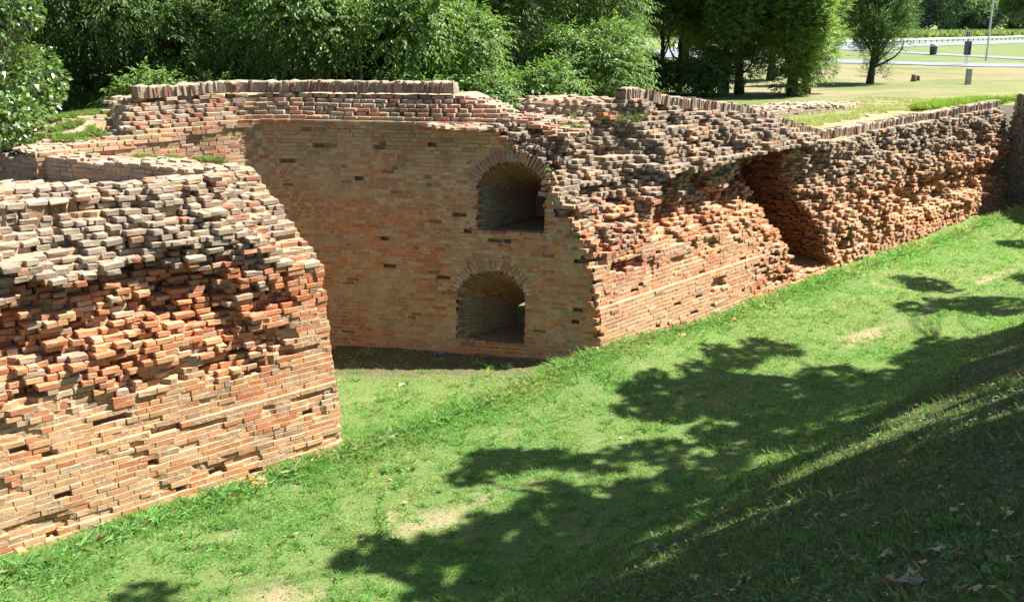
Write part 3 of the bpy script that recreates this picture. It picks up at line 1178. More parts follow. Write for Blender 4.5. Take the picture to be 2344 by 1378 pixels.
# the embrasures narrow towards the back
ENDS = [(-1.80, -1.30, 2.42, 2.95, 1.7), (-2.0, -1.50, .33, .80, 1.2)]
for oi, (o, e) in enumerate(zip(OPEN, ENDS)):
    TB = Bricks()
    u0, u1, zs, sp, rise = o
    prof, prof2 = [], []
    ns, na = 12, 18
    for k in range(ns): prof.append((u0, zs + (sp - zs) * k / ns)); prof2.append((e[0], e[2] + (e[3] - e[2]) * .75 * k / ns))
    for k in range(na + 1):
        uu = u0 + (u1 - u0) * k / na
        prof.append((uu, float(arch_top(o, np.array([uu]))[0][0])))
        prof2.append((e[0] + (e[1] - e[0]) * k / na, e[2] + (e[3] - e[2]) * (.75 + .25 * math.sin(math.pi * k / na))))
    for k in range(1, ns + 1): prof.append((u1, sp + (zs - sp) * k / ns)); prof2.append((e[1], e[2] + (e[3] - e[2]) * .75 * (1 - k / ns)))
    prof, prof2 = np.array(prof), np.array(prof2)
    nr = 12
    rows = []
    for r in range(nr + 1):
        f = r / nr
        q = prof * (1 - f) + prof2 * f
        P0 = fl_pt(q[:, 0], q[:, 1], 0)
        P0[:, :2] += np.array([.243, .970]) * (e[4] * f + .015)
        P0[:, 2] = q[:, 1]
        rows.append(P0)
    rows = np.array(rows)                      # (nr+1, n, 3)
    n = rows.shape[1]
    F = grid_faces(nr + 1, n)
    V = rows.reshape(-1, 3)
    # sill
    fl0 = np.concatenate([rows[:, 0][:, None], rows[:, -1][:, None]], 1).reshape(-1, 3)
    Fs = grid_faces(nr + 1, 2) + len(V)
    V = np.concatenate([V, fl0])
    faces = [F, Fs]
    if oi == 0:                                # end closed off, added to keep the opening dark
        cc = rows[-1].mean(0)
        V = np.concatenate([V, cc[None]])
        i0 = nr * n + np.arange(n)
        faces.append(np.stack([i0, np.roll(i0, -1), np.full(n, len(V) - 1)], 1))
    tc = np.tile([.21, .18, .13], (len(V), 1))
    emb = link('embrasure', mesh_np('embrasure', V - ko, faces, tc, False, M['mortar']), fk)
    emb['label'] = ('upper', 'lower')[oi] + ' arched opening in the curved wall'
    # brick lining
    axis_mid = rows.mean(1)
    for j in range(n - 1):
        d0 = (j % 2) * .12
        while d0 < e[4] - .1:
            f0, f1 = d0 / e[4], min((d0 + .24) / e[4], 1)
            g = lambda f, jj: np.array([np.interp(f * nr, np.arange(nr + 1), rows[:, jj, k]) for k in range(3)])
            pa, pb = (g(f0, j) + g(f0, j + 1)) / 2, (g(f1, j) + g(f1, j + 1)) / 2
            a = pb - pa; la = np.linalg.norm(a); a = a / la
            b = g((f0 + f1) / 2, j + 1) - g((f0 + f1) / 2, j); hb = np.linalg.norm(b); b = b / hb
            nn = np.cross(a, b); nn /= np.linalg.norm(nn)
            b = np.cross(nn, a)
            cm = (pa + pb) / 2
            ax_c = g((f0 + f1) / 2, 0) * 0 + np.array([np.interp((f0 + f1) / 2 * nr, np.arange(nr + 1), axis_mid[:, k]) for k in range(3)])
            if np.dot(nn, ax_c - cm) < 0: nn = -nn
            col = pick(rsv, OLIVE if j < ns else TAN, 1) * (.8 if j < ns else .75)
            TB.add((cm - nn * (.042 + rsv.normal(0, .003)))[None], a[None], nn[None], b[None],
                   np.array([[la / 2 - .006, .05, max(hb / 2 - .005, .006)]]), np.array([.004]), np.array([.0015]), col)
            d0 += .25
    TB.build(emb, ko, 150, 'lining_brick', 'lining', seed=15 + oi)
    VBS[oi].build(emb, ko, 300, 'arch_brick', 'arch', seed=24 + oi)
B.build(fk, ko, 300, seed=7, visible=lambda c: (project(c)[0] > 560))
KW.core('masonry_core', fk, ko, du=.06, dz=.055, back=1.0, hole=lambda u, z, p: in_opening(u - FLL, z, 0) | ((p[:, 0] > -.6) & ((p - RB) @ RM < right_setback(np.clip((p - RB) @ RT, 0, 9), z) + .05)),
        tint=lambda u, z: np.tile([.56, .46, .29], (len(u), 1)), mrough=.3, rear=False)
CB = Bricks()
m_ = (FLP[:, 0] > -6.32) & (FLP[:, 0] < -1.35)
cu = np.linspace(0, FLL, len(FLP))[m_]
cp, _, cm_ = flp(cu, cu * 0)
coping(CB, cp + cm_ * .98, 5.07 + .05 * sstep(-6.8, -4, cp[:, 0]) + .02 * (vnoise(cu * 1.5, cu * 0, 4) - .5), tall=.22, deep=.32, seed=18, wid=.06)
CB.build(fk, ko, 300, 'coping_brick', 'coping', seed=19)
bv, bf = COPING_BED[-1]
link('coping_bed', mesh_np('coping_bed', bv - ko, [bf], np.tile([.42, .37, .29], (len(bv), 1)), False, M['mortar']), fk)

# ------------------------------------------------------------------ broken terrace behind the left wall
ARC = np.array([(-10.2, 18.2), (-9.2, 17.75), (-8.35, 17.30), (-7.64, 16.92), (-6.13, 16.19), (-4.87, 15.51), (-3.9, 15.1)])


def ruin_h(x, y):
    sL = (x - LB[0]) * LM[0] + (y - LB[1]) * LM[1]
    ya = np.interp(x, ARC[:, 0], ARC[:, 1])
    yf = np.interp(x, FLP[:, 0], FLP[:, 1]) + .9
    h = 3.62 + .36 * (1 - sstep(1.7, 2.1, sL)) * 1.0
    ledge = 4.0 - .10 * np.clip(y - ya, 0, 2.5)
    h = np.where(y > ya + .2, ledge, h)
    back = y > yf
    h = np.where(back, np.clip(4.12 + .42 * sstep(0, 1.6, y - yf) + .05 * (x + 7), 4.0, 4.7), h)
    h = h - .35 * (1 - sstep(-9.4, -8.4, x)) - .3 * sstep(20.2, 21.4, y)
    return h + .09 * (fbm(x * 2.2, y * 2.2, 80) - .5)


def ruin_in(x, y):
    sL = (x - LB[0]) * LM[0] + (y - LB[1]) * LM[1]
    uL = (x - LB[0]) * LT[0] + (y - LB[1]) * LT[1]
    yf = np.interp(x, FLP[:, 0], FLP[:, 1]) + .85
    okn = (sL > 1.5 + .75 * sstep(-1.7, -.5, uL)) & (uL < -.3 + .28 * np.clip(sL - 3.2, 0, 9)) & (x > -9.6) & (y < yf)
    okb = (y > yf - .05) & (y < 21.6) & (x < -6.4 + .0) & (x > -9.9 + .25 * np.abs(y - 19))
    okc = (y > yf + .6) & (y < yf + 2.0) & (x > -6.6) & (x < -5.2) & False
    return okn | okb | okc


ruin = empty('broken_terrace', (-6.5, 17.0, 3.6), 'broken brick terrace with grass tufts at the upper left, behind the left wall', 'ruin')
uo_ = np.array([-6.5, 17.0, 3.6])
gx = np.arange(-11, -3, .09); gy = np.arange(12, 22, .09)
X, Y = np.meshgrid(gx, gy, indexing='ij')
Xf, Yf = X.ravel(), Y.ravel()
inside = ruin_in(Xf, Yf)
Zf = np.where(inside, ruin_h(Xf, Yf), -.3)
F = grid_faces(len(gx), len(gy))
F = F[inside[F].any(1)]
fresh = fbm(Xf * 1.2, Yf * 1.2, 81)
tc = np.array([.44, .36, .26])[None] * (1 - sstep(.5, .7, fresh)[:, None]) + np.array([.28, .22, .12])[None] * sstep(.5, .7, fresh)[:, None]
link('rubble_fill', mesh_np('rubble_fill', np.stack([Xf, Yf, Zf], 1) - uo_, [F], tc, False, M['mortar']), ruin)
# the curved step
stp, stL, STP = curve_place(ARC)
B = Bricks()
SW = Wall(stp, .1, stL - .95, lambda u: 4.04 + .03 * np.sin(np.asarray(u) * 3), lambda u, z: .05 * (fbm(u * 2, z * 3, 82) - .5) * 2 + .12 * np.clip(z - 3.75, 0, 1),
          lambda u, z: .012 + 0 * u, lambda u, z: .06 + .25 * (z > 3.95), lambda u, z, rs: pick(rs, GREY, len(u)) * .8, bottom=3.55, seed=61, depth=.22)
SW.lay(B)
SW.core('masonry_core', ruin, uo_, back=.5)
cap(B, SW, .2, stL - 1.0, 5, seed=95)
# loose courses lying on top
rs = np.random.RandomState(62)
a_ = LT
rows = []
for i in range(0, 95):
    for j in range(0, 40):
        p = np.array([-2.8, 13.5]) + LM * (i * .125) - LT * (j * .275 + (i % 2) * .13 + rs.uniform(-.03, .03)) + LT * 1.5
        rows.append(p)
rows = np.array(rows)
ok = ruin_in(rows[:, 0], rows[:, 1]) & (rs.rand(len(rows)) > .16 + .28 * (fbm(rows[:, 0] * 1.4, rows[:, 1] * 1.4, 83) > .55))
rows = rows[ok]
n = len(rows)
hz = ruin_h(rows[:, 0], rows[:, 1])
yaw = rs.normal(0, .12, n) + np.where(rows[:, 1] > np.interp(rows[:, 0], FLP[:, 0], FLP[:, 1]), -.2, 0)
ca, sa = np.cos(yaw), np.sin(yaw)
a3 = np.stack([LT[0] * ca - LT[1] * sa, LT[0] * sa + LT[1] * ca, rs.normal(0, .05, n)], 1)
a3 /= np.linalg.norm(a3, axis=1)[:, None]
up = np.tile([0., 0, 1], (n, 1)) + rs.normal(0, .06, (n, 3))
up -= a3 * (a3 * up).sum(1)[:, None]; up /= np.linalg.norm(up, axis=1)[:, None]
o3 = np.cross(a3, up)
c3 = np.stack([rows[:, 0], rows[:, 1], np.floor(hz / .04) * .04 + rs.uniform(-.02, .035, n)], 1)
col = pick(rs, GREY, n); k = rs.rand(n) < .4; col[k] = pick(rs, ROSE, k.sum()) * 1.1
B.add(c3, a3, o3, up, np.stack([rs.uniform(.09, .135, n), rs.uniform(.05, .062, n), np.full(n, .034)], 1), rs.uniform(.006, .014, n), np.full(n, .006), col)
B.build(ruin, uo_, 300, seed=20)

# ------------------------------------------------------------------ low remnant on the lawn behind the long wall
low = empty('low_wall', (10.8, 36.5, 3.0), 'low pale remnant of brick wall lying on the grass behind the long wall', 'wall')
lwo = np.array([10.8, 36.5, 3.0])
lp, lL, LP = curve_place([(8.6, 34.2), (9.8, 35.2), (12.4, 37.6), (13.4, 39.0)])
B = Bricks()
QW = Wall(lp, 0, lL, lambda u: 3.42 - .1 * np.abs(np.asarray(u) - 3) / 3, lambda u, z: .5 * (z - 3.0), lambda u, z: .02 + 0 * u, lambda u, z: .06 + 0 * u,
          lambda u, z, rs: pick(rs, GREY, len(u)) * 1.1, bottom=2.7, seed=63)
QW.lay(B)
QW.core('masonry_core', low, lwo, back=1.5)
rs = np.random.RandomState(64)
n = 420
uu = rs.uniform(.1, lL - .1, n); ss = rs.uniform(.15, 1.7, n)
pp, tt, mm2 = lp(uu, uu * 0)
pc = pp + mm2 * ss[:, None]
a3 = np.concatenate([tt + rs.normal(0, .1, (n, 2)), np.zeros((n, 1))], 1); a3 /= np.linalg.norm(a3, axis=1)[:, None]
up = np.tile([0., 0, 1], (n, 1)); o3 = np.cross(a3, up)
B.add(np.concatenate([pc, (3.36 - .1 * np.abs(uu - 3) / 3 + rs.uniform(-.03, .05, n))[:, None]], 1), a3, o3, up,
      np.stack([np.full(n, .125), np.full(n, .06), np.full(n, .035)], 1), np.full(n, .01), np.full(n, .006), pick(rs, GREY, n) * 1.1)
B.build(low, lwo, 300, seed=21)


# ------------------------------------------------------------------ foliage factory
def leaf_cards(P, D, N, L, W, fold=.18):
    """one folded diamond per leaf -> verts (n*4,3), tris"""
    D = D / (np.linalg.norm(D, axis=1)[:, None] + 1e-9)
    Sd = np.cross(D, N)
    Sd /= np.linalg.norm(Sd, axis=1)[:, None] + 1e-9
    Nn = np.cross(Sd, D)
    L = L[:, None]; W = W[:, None]
    mid = P + D * L * .45
    V = np.stack([P, mid + Sd * W * .5 + Nn * W * fold, P + D * L - Nn * L * .08, mid - Sd * W * .5 + Nn * W * fold], 1)
    n = len(P)
    i = (np.arange(n) * 4)[:, None]
    F = np.concatenate([i + np.array([[0, 1, 2]]), i + np.array([[0, 2, 3]])], 0)
    return V.reshape(-1, 3), F


def unit(v):
    return v / (np.linalg.norm(v, axis=1)[:, None] + 1e-9)


def tint_leaves(rs, n, base, var=.25, yellow=.12):
    c = np.array(base)[None] * rs.uniform(1 - var, 1 + var, (n, 1)) * rs.uniform(.93, 1.07, (n, 3))
    k = rs.rand(n) < yellow
    c[k] *= np.array([1.5, 1.15, .9])
    return np.repeat(np.clip(c, .003, .9), 4, 0)


def sprays(O, D, rs, length=.45, K=9, ll=.14, lw=.055, droop=.8):
    n = len(O)
    side = unit(np.cross(D, np.array([0, 0, 1.])[None] + rs.normal(0, .25, (n, 3))))
    P, DD, NN = [], [], []
    ln = length * rs.uniform(.65, 1.25, n)
    for k in range(K):
        f = (k + 1.) / K
        p = O + D * (ln * f)[:, None]
        p[:, 2] -= droop * .35 * ln * f * f
        sg = 1 if k % 2 else -1
        d = D * (.45 + .5 * (k == K - 1)) + side * sg * (.85 * (k < K - 1)) + np.array([0, 0, -droop * .75])[None] + rs.normal(0, .22, (n, 3))
        P.append(p); DD.append(unit(d))
        NN.append(np.array([0, 0, 1.])[None] + D * .4 + rs.normal(0, .3, (n, 3)))
    P, DD, NN = map(np.concatenate, (P, DD, NN))
    m = len(P)
    return leaf_cards(P, DD, NN, ll * rs.uniform(.7, 1.2, m), lw * rs.uniform(.75, 1.2, m))


def puff_points(puffs, dens, rs, upper=.25):
    O, D = [], []
    for (c, r) in puffs:
        r = np.array(r) * np.ones(3)
        n = max(6, int(dens * 4 * math.pi * (np.prod(r) ** (2 / 3.))))
        d = unit(rs.normal(0, 1, (n, 3)) + np.array([0, 0, upper])[None])
        k = rs.uniform(.55, 1.0, n) ** .6
        O.append(np.array(c)[None] + d * r[None] * k[:, None])
        D.append(unit(d + rs.normal(0, .35, (n, 3))))
    return np.concatenate(O), np.concatenate(D)


def tube(path, rad, ns=7):
    path = np.asarray(path, float)
    n = len(path)
    T = np.gradient(path, axis=0)
    T = unit(T)
    ref = np.array([.31, .9, .1])
    A = unit(np.cross(T, ref[None])); Bv = np.cross(T, A)
    th = np.linspace(0, 2 * math.pi, ns, endpoint=False)
    V = path[:, None] + (A[:, None] * np.cos(th)[None, :, None] + Bv[:, None] * np.sin(th)[None, :, None]) * np.asarray(rad)[:, None, None]
    F = []
    for i in range(n - 1):
        for j in range(ns):
            F.append([i * ns + j, i * ns + (j + 1) % ns, (i + 1) * ns + (j + 1) % ns, (i + 1) * ns + j])
    return V.reshape(-1, 3), np.array(F)


def tubes(lst):
    V, F, o = [], [], 0
    for p, r, ns in lst:
        v, f = tube(p, r, ns)
        V.append(v); F.append(f + o); o += len(v)
    return np.concatenate(V), np.concatenate(F)


def bent(a, b, rs, n=6, sag=.12):
    a, b = np.array(a, float), np.array(b, float)
    t = np.linspace(0, 1, n)[:, None]
    L = np.linalg.norm(b - a)
    mid = rs.normal(0, 1, 3) * L * sag
    return a + (b - a) * t + mid[None] * np.sin(t * math.pi)


def trunk_mesh(h, r, puffs, rs, limbs=14, lean=(0, 0), mat='bark', flare=1.5):
    top = np.array([lean[0], lean[1], h])
    t = np.linspace(0, 1, 9)
    path = np.stack([top[0] * t + .06 * h * .2 * np.sin(t * 5), top[1] * t, -.25 + (h + .25) * t], 1)
    rad = r * (1 - .8 * t) * (1 + (flare - 1) * np.exp(-t * 14))
    lst = [(path, rad, 9)]
    idx = rs.permutation(len(puffs))[:limbs]
    for i in idx:
        c = np.array(puffs[i][0])
        f = np.clip((c[2] - .3 * h) / h * .75 + .08, .12, .92)
        st = np.array([np.interp(f, t, path[:, k]) for k in range(3)])
        p = bent(st, c, rs)
        r0 = r * (1 - .8 * f) * .5
        lst.append((p, np.linspace(r0, .012, len(p)), 5))
    V, F = tubes(lst)
    return mesh_np('trunk', V, [F], None, True, M[mat])


def ellipsoid_puffs(rs, n, cz, rx, rz, pr, shape='round', low=-1.):
    out = []
    while len(out) < n:
        d = rs.normal(0, 1, 3); d /= np.linalg.norm(d)
        if d[2] < low: continue
        k = rs.uniform(.35, 1) ** .5
        z = d[2] * k
        w = 1.0
        if shape == 'cone': w = np.clip(.62 - .5 * z, .1, 1.1)
        if shape == 'column': w = .75 + .2 * math.cos(z * 2)
        out.append(((d[0] * k * rx * w, d[1] * k * rx * w, cz + z * rz), pr * rs.uniform(.7, 1.3)))
    return out


def crown_mesh(puffs, rs, dens, style, base, yellow=.1, mat='leaf'):
    if style == 'spray':
        O, D = puff_points(puffs, dens, rs, .35)
        V, F = sprays(O, D, rs, .5, 9, .145, .06, .9)
    elif style == 'upright':
        O, D = puff_points(puffs, dens, rs, .5)
        D = unit(D + np.array([0, 0, .25])[None])
        V, F = sprays(O, D, rs, .42, 9, .15, .075, .2)
    elif style == 'fine':
        O, D = puff_points(puffs, dens, rs, .6)
        D = unit(D + np.array([0, 0, .5])[None])
        V, F = sprays(O, D, rs, .6, 10, .15, .05, -.1)
    elif style == 'round':
        O, D = puff_points(puffs, dens, rs, .2)
        n = len(O)
        V, F = leaf_cards(O, unit(D + np.array([0, 0, -.5])[None] + rs.normal(0, .4, (n, 3))), unit(D + rs.normal(0, .5, (n, 3)) + np.array([0, 0, .5])[None]),
                          rs.uniform(.08, .13, n), rs.uniform(.07, .11, n), .1)
    elif style == 'broad':
        O, D = puff_points(puffs, dens, rs, .3)
        n = len(O)
        V, F = leaf_cards(O, unit(D + np.array([0, 0, -.3])[None] + rs.normal(0, .5, (n, 3))), unit(rs.normal(0, .5, (n, 3)) + np.array([0, 0, .9])[None]),
                          rs.uniform(.16, .26, n), rs.uniform(.13, .22, n), .1)
    else:                                     # far
        O, D = puff_points(puffs, dens, rs, .3)
        n = len(O)
        V, F = leaf_cards(O, unit(D + np.array([0, 0, -.4])[None] + rs.normal(0, .4, (n, 3))), unit(D + rs.normal(0, .5, (n, 3))),
                          rs.uniform(.5, .9, n), rs.uniform(.3, .55, n), .15)
    return mesh_np('crown', V, [F], tint_leaves(rs, len(V) // 4, base, .3, yellow), False, M[mat])


def place_tree(name, crown, trunk, loc, label, cat='tree', group=None, scale=1., rotz=0., sz=None):
    o = empty(name, loc, label, cat, group)
    o.rotation_euler = (0, 0, rotz)
    o.scale = (scale, scale, sz or scale)
    if trunk: link('trunk', trunk, o)
    link('crown', crown, o)
    return o


def tree_kind(seed, n, cz, rx, rz, pr, dens, style, base, h, r, shape='round', low=-1., mat='leaf', yellow=.1, limbs=14, lean=(0, 0), bark='bark'):
    rs = np.random.RandomState(seed)
    puffs = ellipsoid_puffs(rs, n, cz, rx, rz, pr, shape, low)
    return crown_mesh(puffs, rs, dens, style, base, yellow, mat), trunk_mesh(h, r, puffs, rs, limbs, lean, bark)


G1 = (.125, .215, .06)
G2 = (.095, .165, .05)
G3 = (.175, .275, .07)
box_a = tree_kind(101, 66, 5.2, 3.9, 5.2, .74, 29, 'spray', G1, 9, .22)
box_b = tree_kind(102, 60, 6.0, 4.0, 5.8, .80, 23, 'spray', G2, 10, .25)
TG = 'broadleaf trees massed behind the curved wall'
place_tree('leafy_tree', *box_a, (-4.1, 27.4, -.4), 'bright green bushy tree directly behind the coping of the curved wall', group=TG, rotz=.4)
place_tree('leafy_tree', *box_b, (-10.2, 28.6, .6), 'dark green tree behind the upper left terrace, its branches drooping', group=TG, rotz=1.2)
place_tree('leafy_tree', *box_b, (-7.0, 33.5, 1.5), 'dark tree rising between the two bushy trees behind the curved wall', group=TG, scale=1.15, rotz=3.0)
place_tree('leafy_tree', *box_a, (-15.0, 31.0, 1.2), 'green tree in the far upper left corner behind the glossy-leaved tree', group=TG, scale=1.1, rotz=2.2)
place_tree('leafy_tree', *box_b, (.7, 33.2, 2.0), 'tall dark shaded tree above the gap between the two walls', group=TG, scale=1.15, rotz=4.4)
place_tree('leafy_tree', *box_b, (-1.4, 38.0, 2.6), 'dark tree deep behind the right end of the curved wall', group=TG, scale=1.25, rotz=5.3)
place_tree('leafy_tree', *box_a, (-12.5, 40.0, 2.6), 'background tree behind the drooping dark tree at left', group=TG, scale=1.25, rotz=.9)
place_tree('leafy_tree', *box_b, (1.6, 43.0, 2.8), 'dark background tree left of the two thin trunks', group=TG, scale=1.15, rotz=2.0)
place_tree('leafy_tree', *box_a, (-4.5, 42.5, 2.7), 'background tree filling in above the curved wall coping', group=TG, scale=1.3, rotz=3.7)
shrub = tree_kind(103, 34, 2.9, 1.9, 2.6, .5, 44, 'spray', G1, 2.4, .06)
SG = 'shrubs behind the low gap of the walls'
place_tree('shrub', shrub[0], shrub[1], (-1.2, 25.4, -.5), 'light green shrub leaning over the broken end of the curved wall', 'shrub', SG, rotz=.5, scale=1.0)
place_tree('shrub', shrub[0], shrub[1], (.9, 27.0, -.4), 'leafy shrub just left of the dark gap between the walls', 'shrub', SG, rotz=2.5, scale=1.0)
place_tree('shrub', shrub[0], shrub[1], (2.1, 28.8, .6), 'dark green shrub behind the stepped start of the right coping', 'shrub', SG, rotz=4.1, scale=1.0)
place_tree('shrub', shrub[0], shrub[1], (-7.6, 23.6, -.5), 'leafy shrub at the left end of the brick coping', 'shrub', SG, rotz=1.4, scale=1.0)
# glossy leaves at the left edge
gl = tree_kind(104, 30, 4.2, 1.7, 3.6, .65, 150, 'round', (.095, .165, .045), 6.5, .09, mat='leaf_gloss', yellow=.2)
place_tree('glossy_tree', *gl, (-10.2, 19.3, 1.2), 'near tree with shiny round leaves at the left edge of the photo', rotz=.3)
# park trees
pk_a = tree_kind(105, 52, 5.6, 2.2, 4.9, .6, 26, 'upright', (.13, .215, .06), 11, .22, 'column', limbs=10)
pk_b = tree_kind(106, 52, 4.9, 1.9, 4.7, .55, 32, 'upright', G3, 11, .24, 'column', limbs=10)
pk_c = tree_kind(107, 28, 5.4, 2.1, 2.9, .55, 36, 'upright', G2, 6.5, .13, 'round', limbs=8)
PG = 'trees standing on the lawn behind the long wall'
pz = lambda x, y: float(park_z(np.array([x]), np.array([y]))[0])


def park_tree(kind, x, y, label, scale=1., rotz=0.):
    return place_tree('park_tree', kind[0], kind[1], (x, y, pz(x, y)), label, 'tree', PG, scale, rotz)


park_tree(pk_c, 7.2, 50.0, 'left one of the two thin-trunked trees on the lawn', 1.05, .2)
park_tree(pk_c, 8.35, 51.0, 'right one of the two thin-trunked trees, with grey-green leaves', .95, 2.4)
park_tree(pk_a, 9.9, 48.0, 'dense dark tree with a thick trunk, middle of the lawn trees', .95, .8)
park_tree(pk_a, 11.0, 49.5, 'dark tree just right of the thick-trunked tree', .9, 2.9)
park_tree(pk_b, 12.9, 47.2, 'brightest green tree on the lawn, foliage hanging down to its trunk', .92, 1.3)
park_tree(pk_a, 14.2, 49.5, 'dark leaning tree behind the brightest green lawn tree', .8, 4.0)
park_tree(pk_a, 15.6, 62.0, 'grey-green tree between the bright tree and the airy tree', .95, 5.0)
park_tree(pk_a, 4.6, 56.0, 'dark tree behind the two thin trunks', 1.1, 1.0)
park_tree(pk_a, 10.5, 62.0, 'dark tree in the second row behind the lawn trees', 1.1, 3.3)
shr = tree_kind(108, 10, .8, .8, .75, .45, 45, 'spray', G2, 1.2, .04)
for (x, y, lab) in ((9.25, 47.6, 'low dark bush at the foot of the thick-trunked lawn tree'), (6.9, 49.2, 'low bush at the foot of the thin-trunked trees')):
    place_tree('bush', shr[0], shr[1], (x, y, pz(x, y)), lab, 'bush', 'bushes at the feet of the lawn trees', 1.1, x)
con = tree_kind(109, 60, 4.6, 2.3, 4.2, .5, 22, 'fine', (.075, .145, .045), 9, .17, 'cone', limbs=40)
place_tree('airy_tree', *con, (20.0, 57.4, pz(20, 57.4)), 'airy young tree with rising branches alone on the lawn, right of the others', scale=1.0)
# far wood beyond the field
fr_a = tree_kind(110, 40, 8.0, 4.2, 7.5, 1.7, 3.6, 'far', (.21, .30, .18), 12, .3, limbs=6)  # both far leaf tints are paled to stand in for distance haze
fr_b = tree_kind(111, 40, 7.0, 4.8, 6.5, 1.8, 3.4, 'far', (.18, .265, .165), 11, .3, limbs=6)
rs = np.random.RandomState(5)
for i in range(36):
    x = 62 + i * 3.3 + rs.uniform(-1.5, 1.5); y = 290 + (i % 3) * 8 + rs.uniform(-3, 3)
    k = (fr_a, fr_b)[i % 2]
    place_tree('far_tree', k[0], k[1], (x, y, 2.9), 'rounded tree in the row at the far edge of the field', 'tree', 'trees along the far edge of the field', rs.uniform(.85, 1.25), rs.uniform(0, 6))

# ------------------------------------------------------------------ trees out of frame on the near bank: they shade the ditch
BLOBS = [(1500, 900, .5), (1560, 930, .5), (1470, 935, .35), (1600, 845, .35), (1680, 820, .45), (1760, 800, .45), (1700, 890, .7), (1800, 900, .8), (1640, 930, .5),
         (1900, 860, .5), (1950, 930, .8), (2050, 870, .6), (2150, 820, .7), (2260, 780, .8),
         (1070, 1090, .2), (1130, 1055, .28), (1210, 1055, .3), (1290, 1050, .28), (1380, 1060, .3), (1500, 1030, .35), (1250, 1120, .2), (1350, 1130, .28),
         (850, 1270, .28), (950, 1285, .35), (1050, 1255, .35), (1150, 1225, .4), (1250, 1190, .35), (1350, 1180, .4), (1450, 1180, .5), (1130, 1330, .35), (1300, 1290, .55),
         (1000, 1375, .3), (1410, 1290, .55), (330, 1365, .2), (1520, 1120, .45), (1610, 1070, .45), (1690, 1010, .55), (1800, 985, .6), (1180, 1400, .5),
         (2000, 965, .6), (2090, 925, .6), (2170, 890, .6), (2250, 850, .6), (2330, 815, .7), (2420, 780, .7), (2120, 650, .5), (2200, 700, .6), (2300, 700, .8), (2340, 560, .5), (2350, 500, .6), (2100, 705, .4), (2400, 640, .8)]


def ground_hit(x, y):
    z = 0.
    for _ in range(40):
        p = at_z(x, y, z)
        z = z * .5 + .5 * float(ditch_z(p[0:1], p[1:2])[0])
    return at_z(x, y, z)


rs = np.random.RandomState(66)
canopy = []
for (x, y, r) in BLOBS:
    g = ground_hit(x, y)
    zc_ = rs.uniform(8.8, 10.6)
    canopy.append((g + SUN * ((zc_ - g[2]) / SUN[2]), r))
    for _ in range(3):
        an = rs.uniform(0, 6.28); g2 = g + np.array([math.cos(an), math.sin(an), 0]) * r * rs.uniform(.8, 1.25)
        canopy.append((g2 + SUN * ((zc_ + rs.uniform(-.8, .8) - g2[2]) / SUN[2]), r * rs.uniform(.35, .6)))
for x in np.arange(1200, 2650, 100):
    for y in np.concatenate([np.arange(860, 1700, 84), np.arange(900, 1700, 100)]):
        if y < 1300 - (x - 1150) * .45: continue
        g = ground_hit(x + rs.uniform(-30, 30), y + rs.uniform(-25, 25))
        if g[1] < 1: continue
        zc_ = rs.uniform(8.6, 12)
        if rs.rand() < .10: continue
        canopy.append((g + SUN * ((zc_ - g[2]) / SUN[2]), rs.uniform(.3, .55)))
TR = [np.array([11.8, 9.5]), np.array([16.2, 19.5]), np.array([9.5, 3.0])]
labs = ['large broad-leaved tree on the near bank beyond the right edge of the photo',
        'broad-leaved tree on the bank farther along, its twigs at the top right corner',
        'broad-leaved tree on the bank close to the camera, out of view']
own = [int(np.argmin([np.linalg.norm(c[0][:2] - t) for t in TR])) for c in canopy]
for ti, t in enumerate(TR):
    z0 = float(ditch_z(t[0:1], t[1:2])[0])
    base = np.array([t[0], t[1], z0])
    puffs = [(tuple(c[0] - base), (c[1], c[1], c[1] * .55)) for c, k in zip(canopy, own) if k == ti]
    if ti == 1:
        puffs.append((tuple(at_y(2338, -2, 17.5) - base), (.25, .3, .16)))
    rs = np.random.RandomState(200 + ti)
    for k in range(10):
        a = rs.uniform(0, 6.28)
        puffs.append(((2.2 * math.cos(a) + (2.0 if ti < 2 else 1.5), 2.2 * math.sin(a) - 1.5, rs.uniform(7.5, 9.5)), 1.1))
    cr = crown_mesh(puffs, rs, 95, 'broad', (.07, .13, .035), .08)
    lst = []
    tt = np.linspace(0, 1, 8)
    lst.append((np.stack([.3 * tt, -.2 * tt, -.4 + 6.4 * tt], 1), .34 * (1 - .6 * tt) * (1 + .6 * np.exp(-tt * 12)), 10))
    fork = np.array([.3, -.2, 5.6])
    cen = [np.array(c) for c, r in puffs]
    for k in np.argsort([np.linalg.norm(c - fork) for c in cen]):
        c = cen[k]
        inner = [fork] + [q for q in cen if np.linalg.norm(q - fork) < np.linalg.norm(c - fork) - .5]
        st = min(inner, key=lambda q: np.linalg.norm(q - c) + .25 * np.linalg.norm(q - fork))
        p = bent(st, c, rs, 6, .06)
        dd = np.linalg.norm(c - fork)
        lst.append((p, np.linspace(max(.014, .10 - .015 * dd), max(.007, .06 - .012 * dd), 6), 5))
    V, F = tubes(lst)
    place_tree('bank_tree', cr, mesh_np('trunk', V, [F], None, True, M['bark_pale']), tuple(base), labs[ti], 'tree')


# ------------------------------------------------------------------ grass and weeds
def in_view(P, mx=200, my=160):
    x, y, d = project(P)
    return (x > -mx) & (x < PW + mx) & (y > -my) & (y < PH + my) & (d > .6)


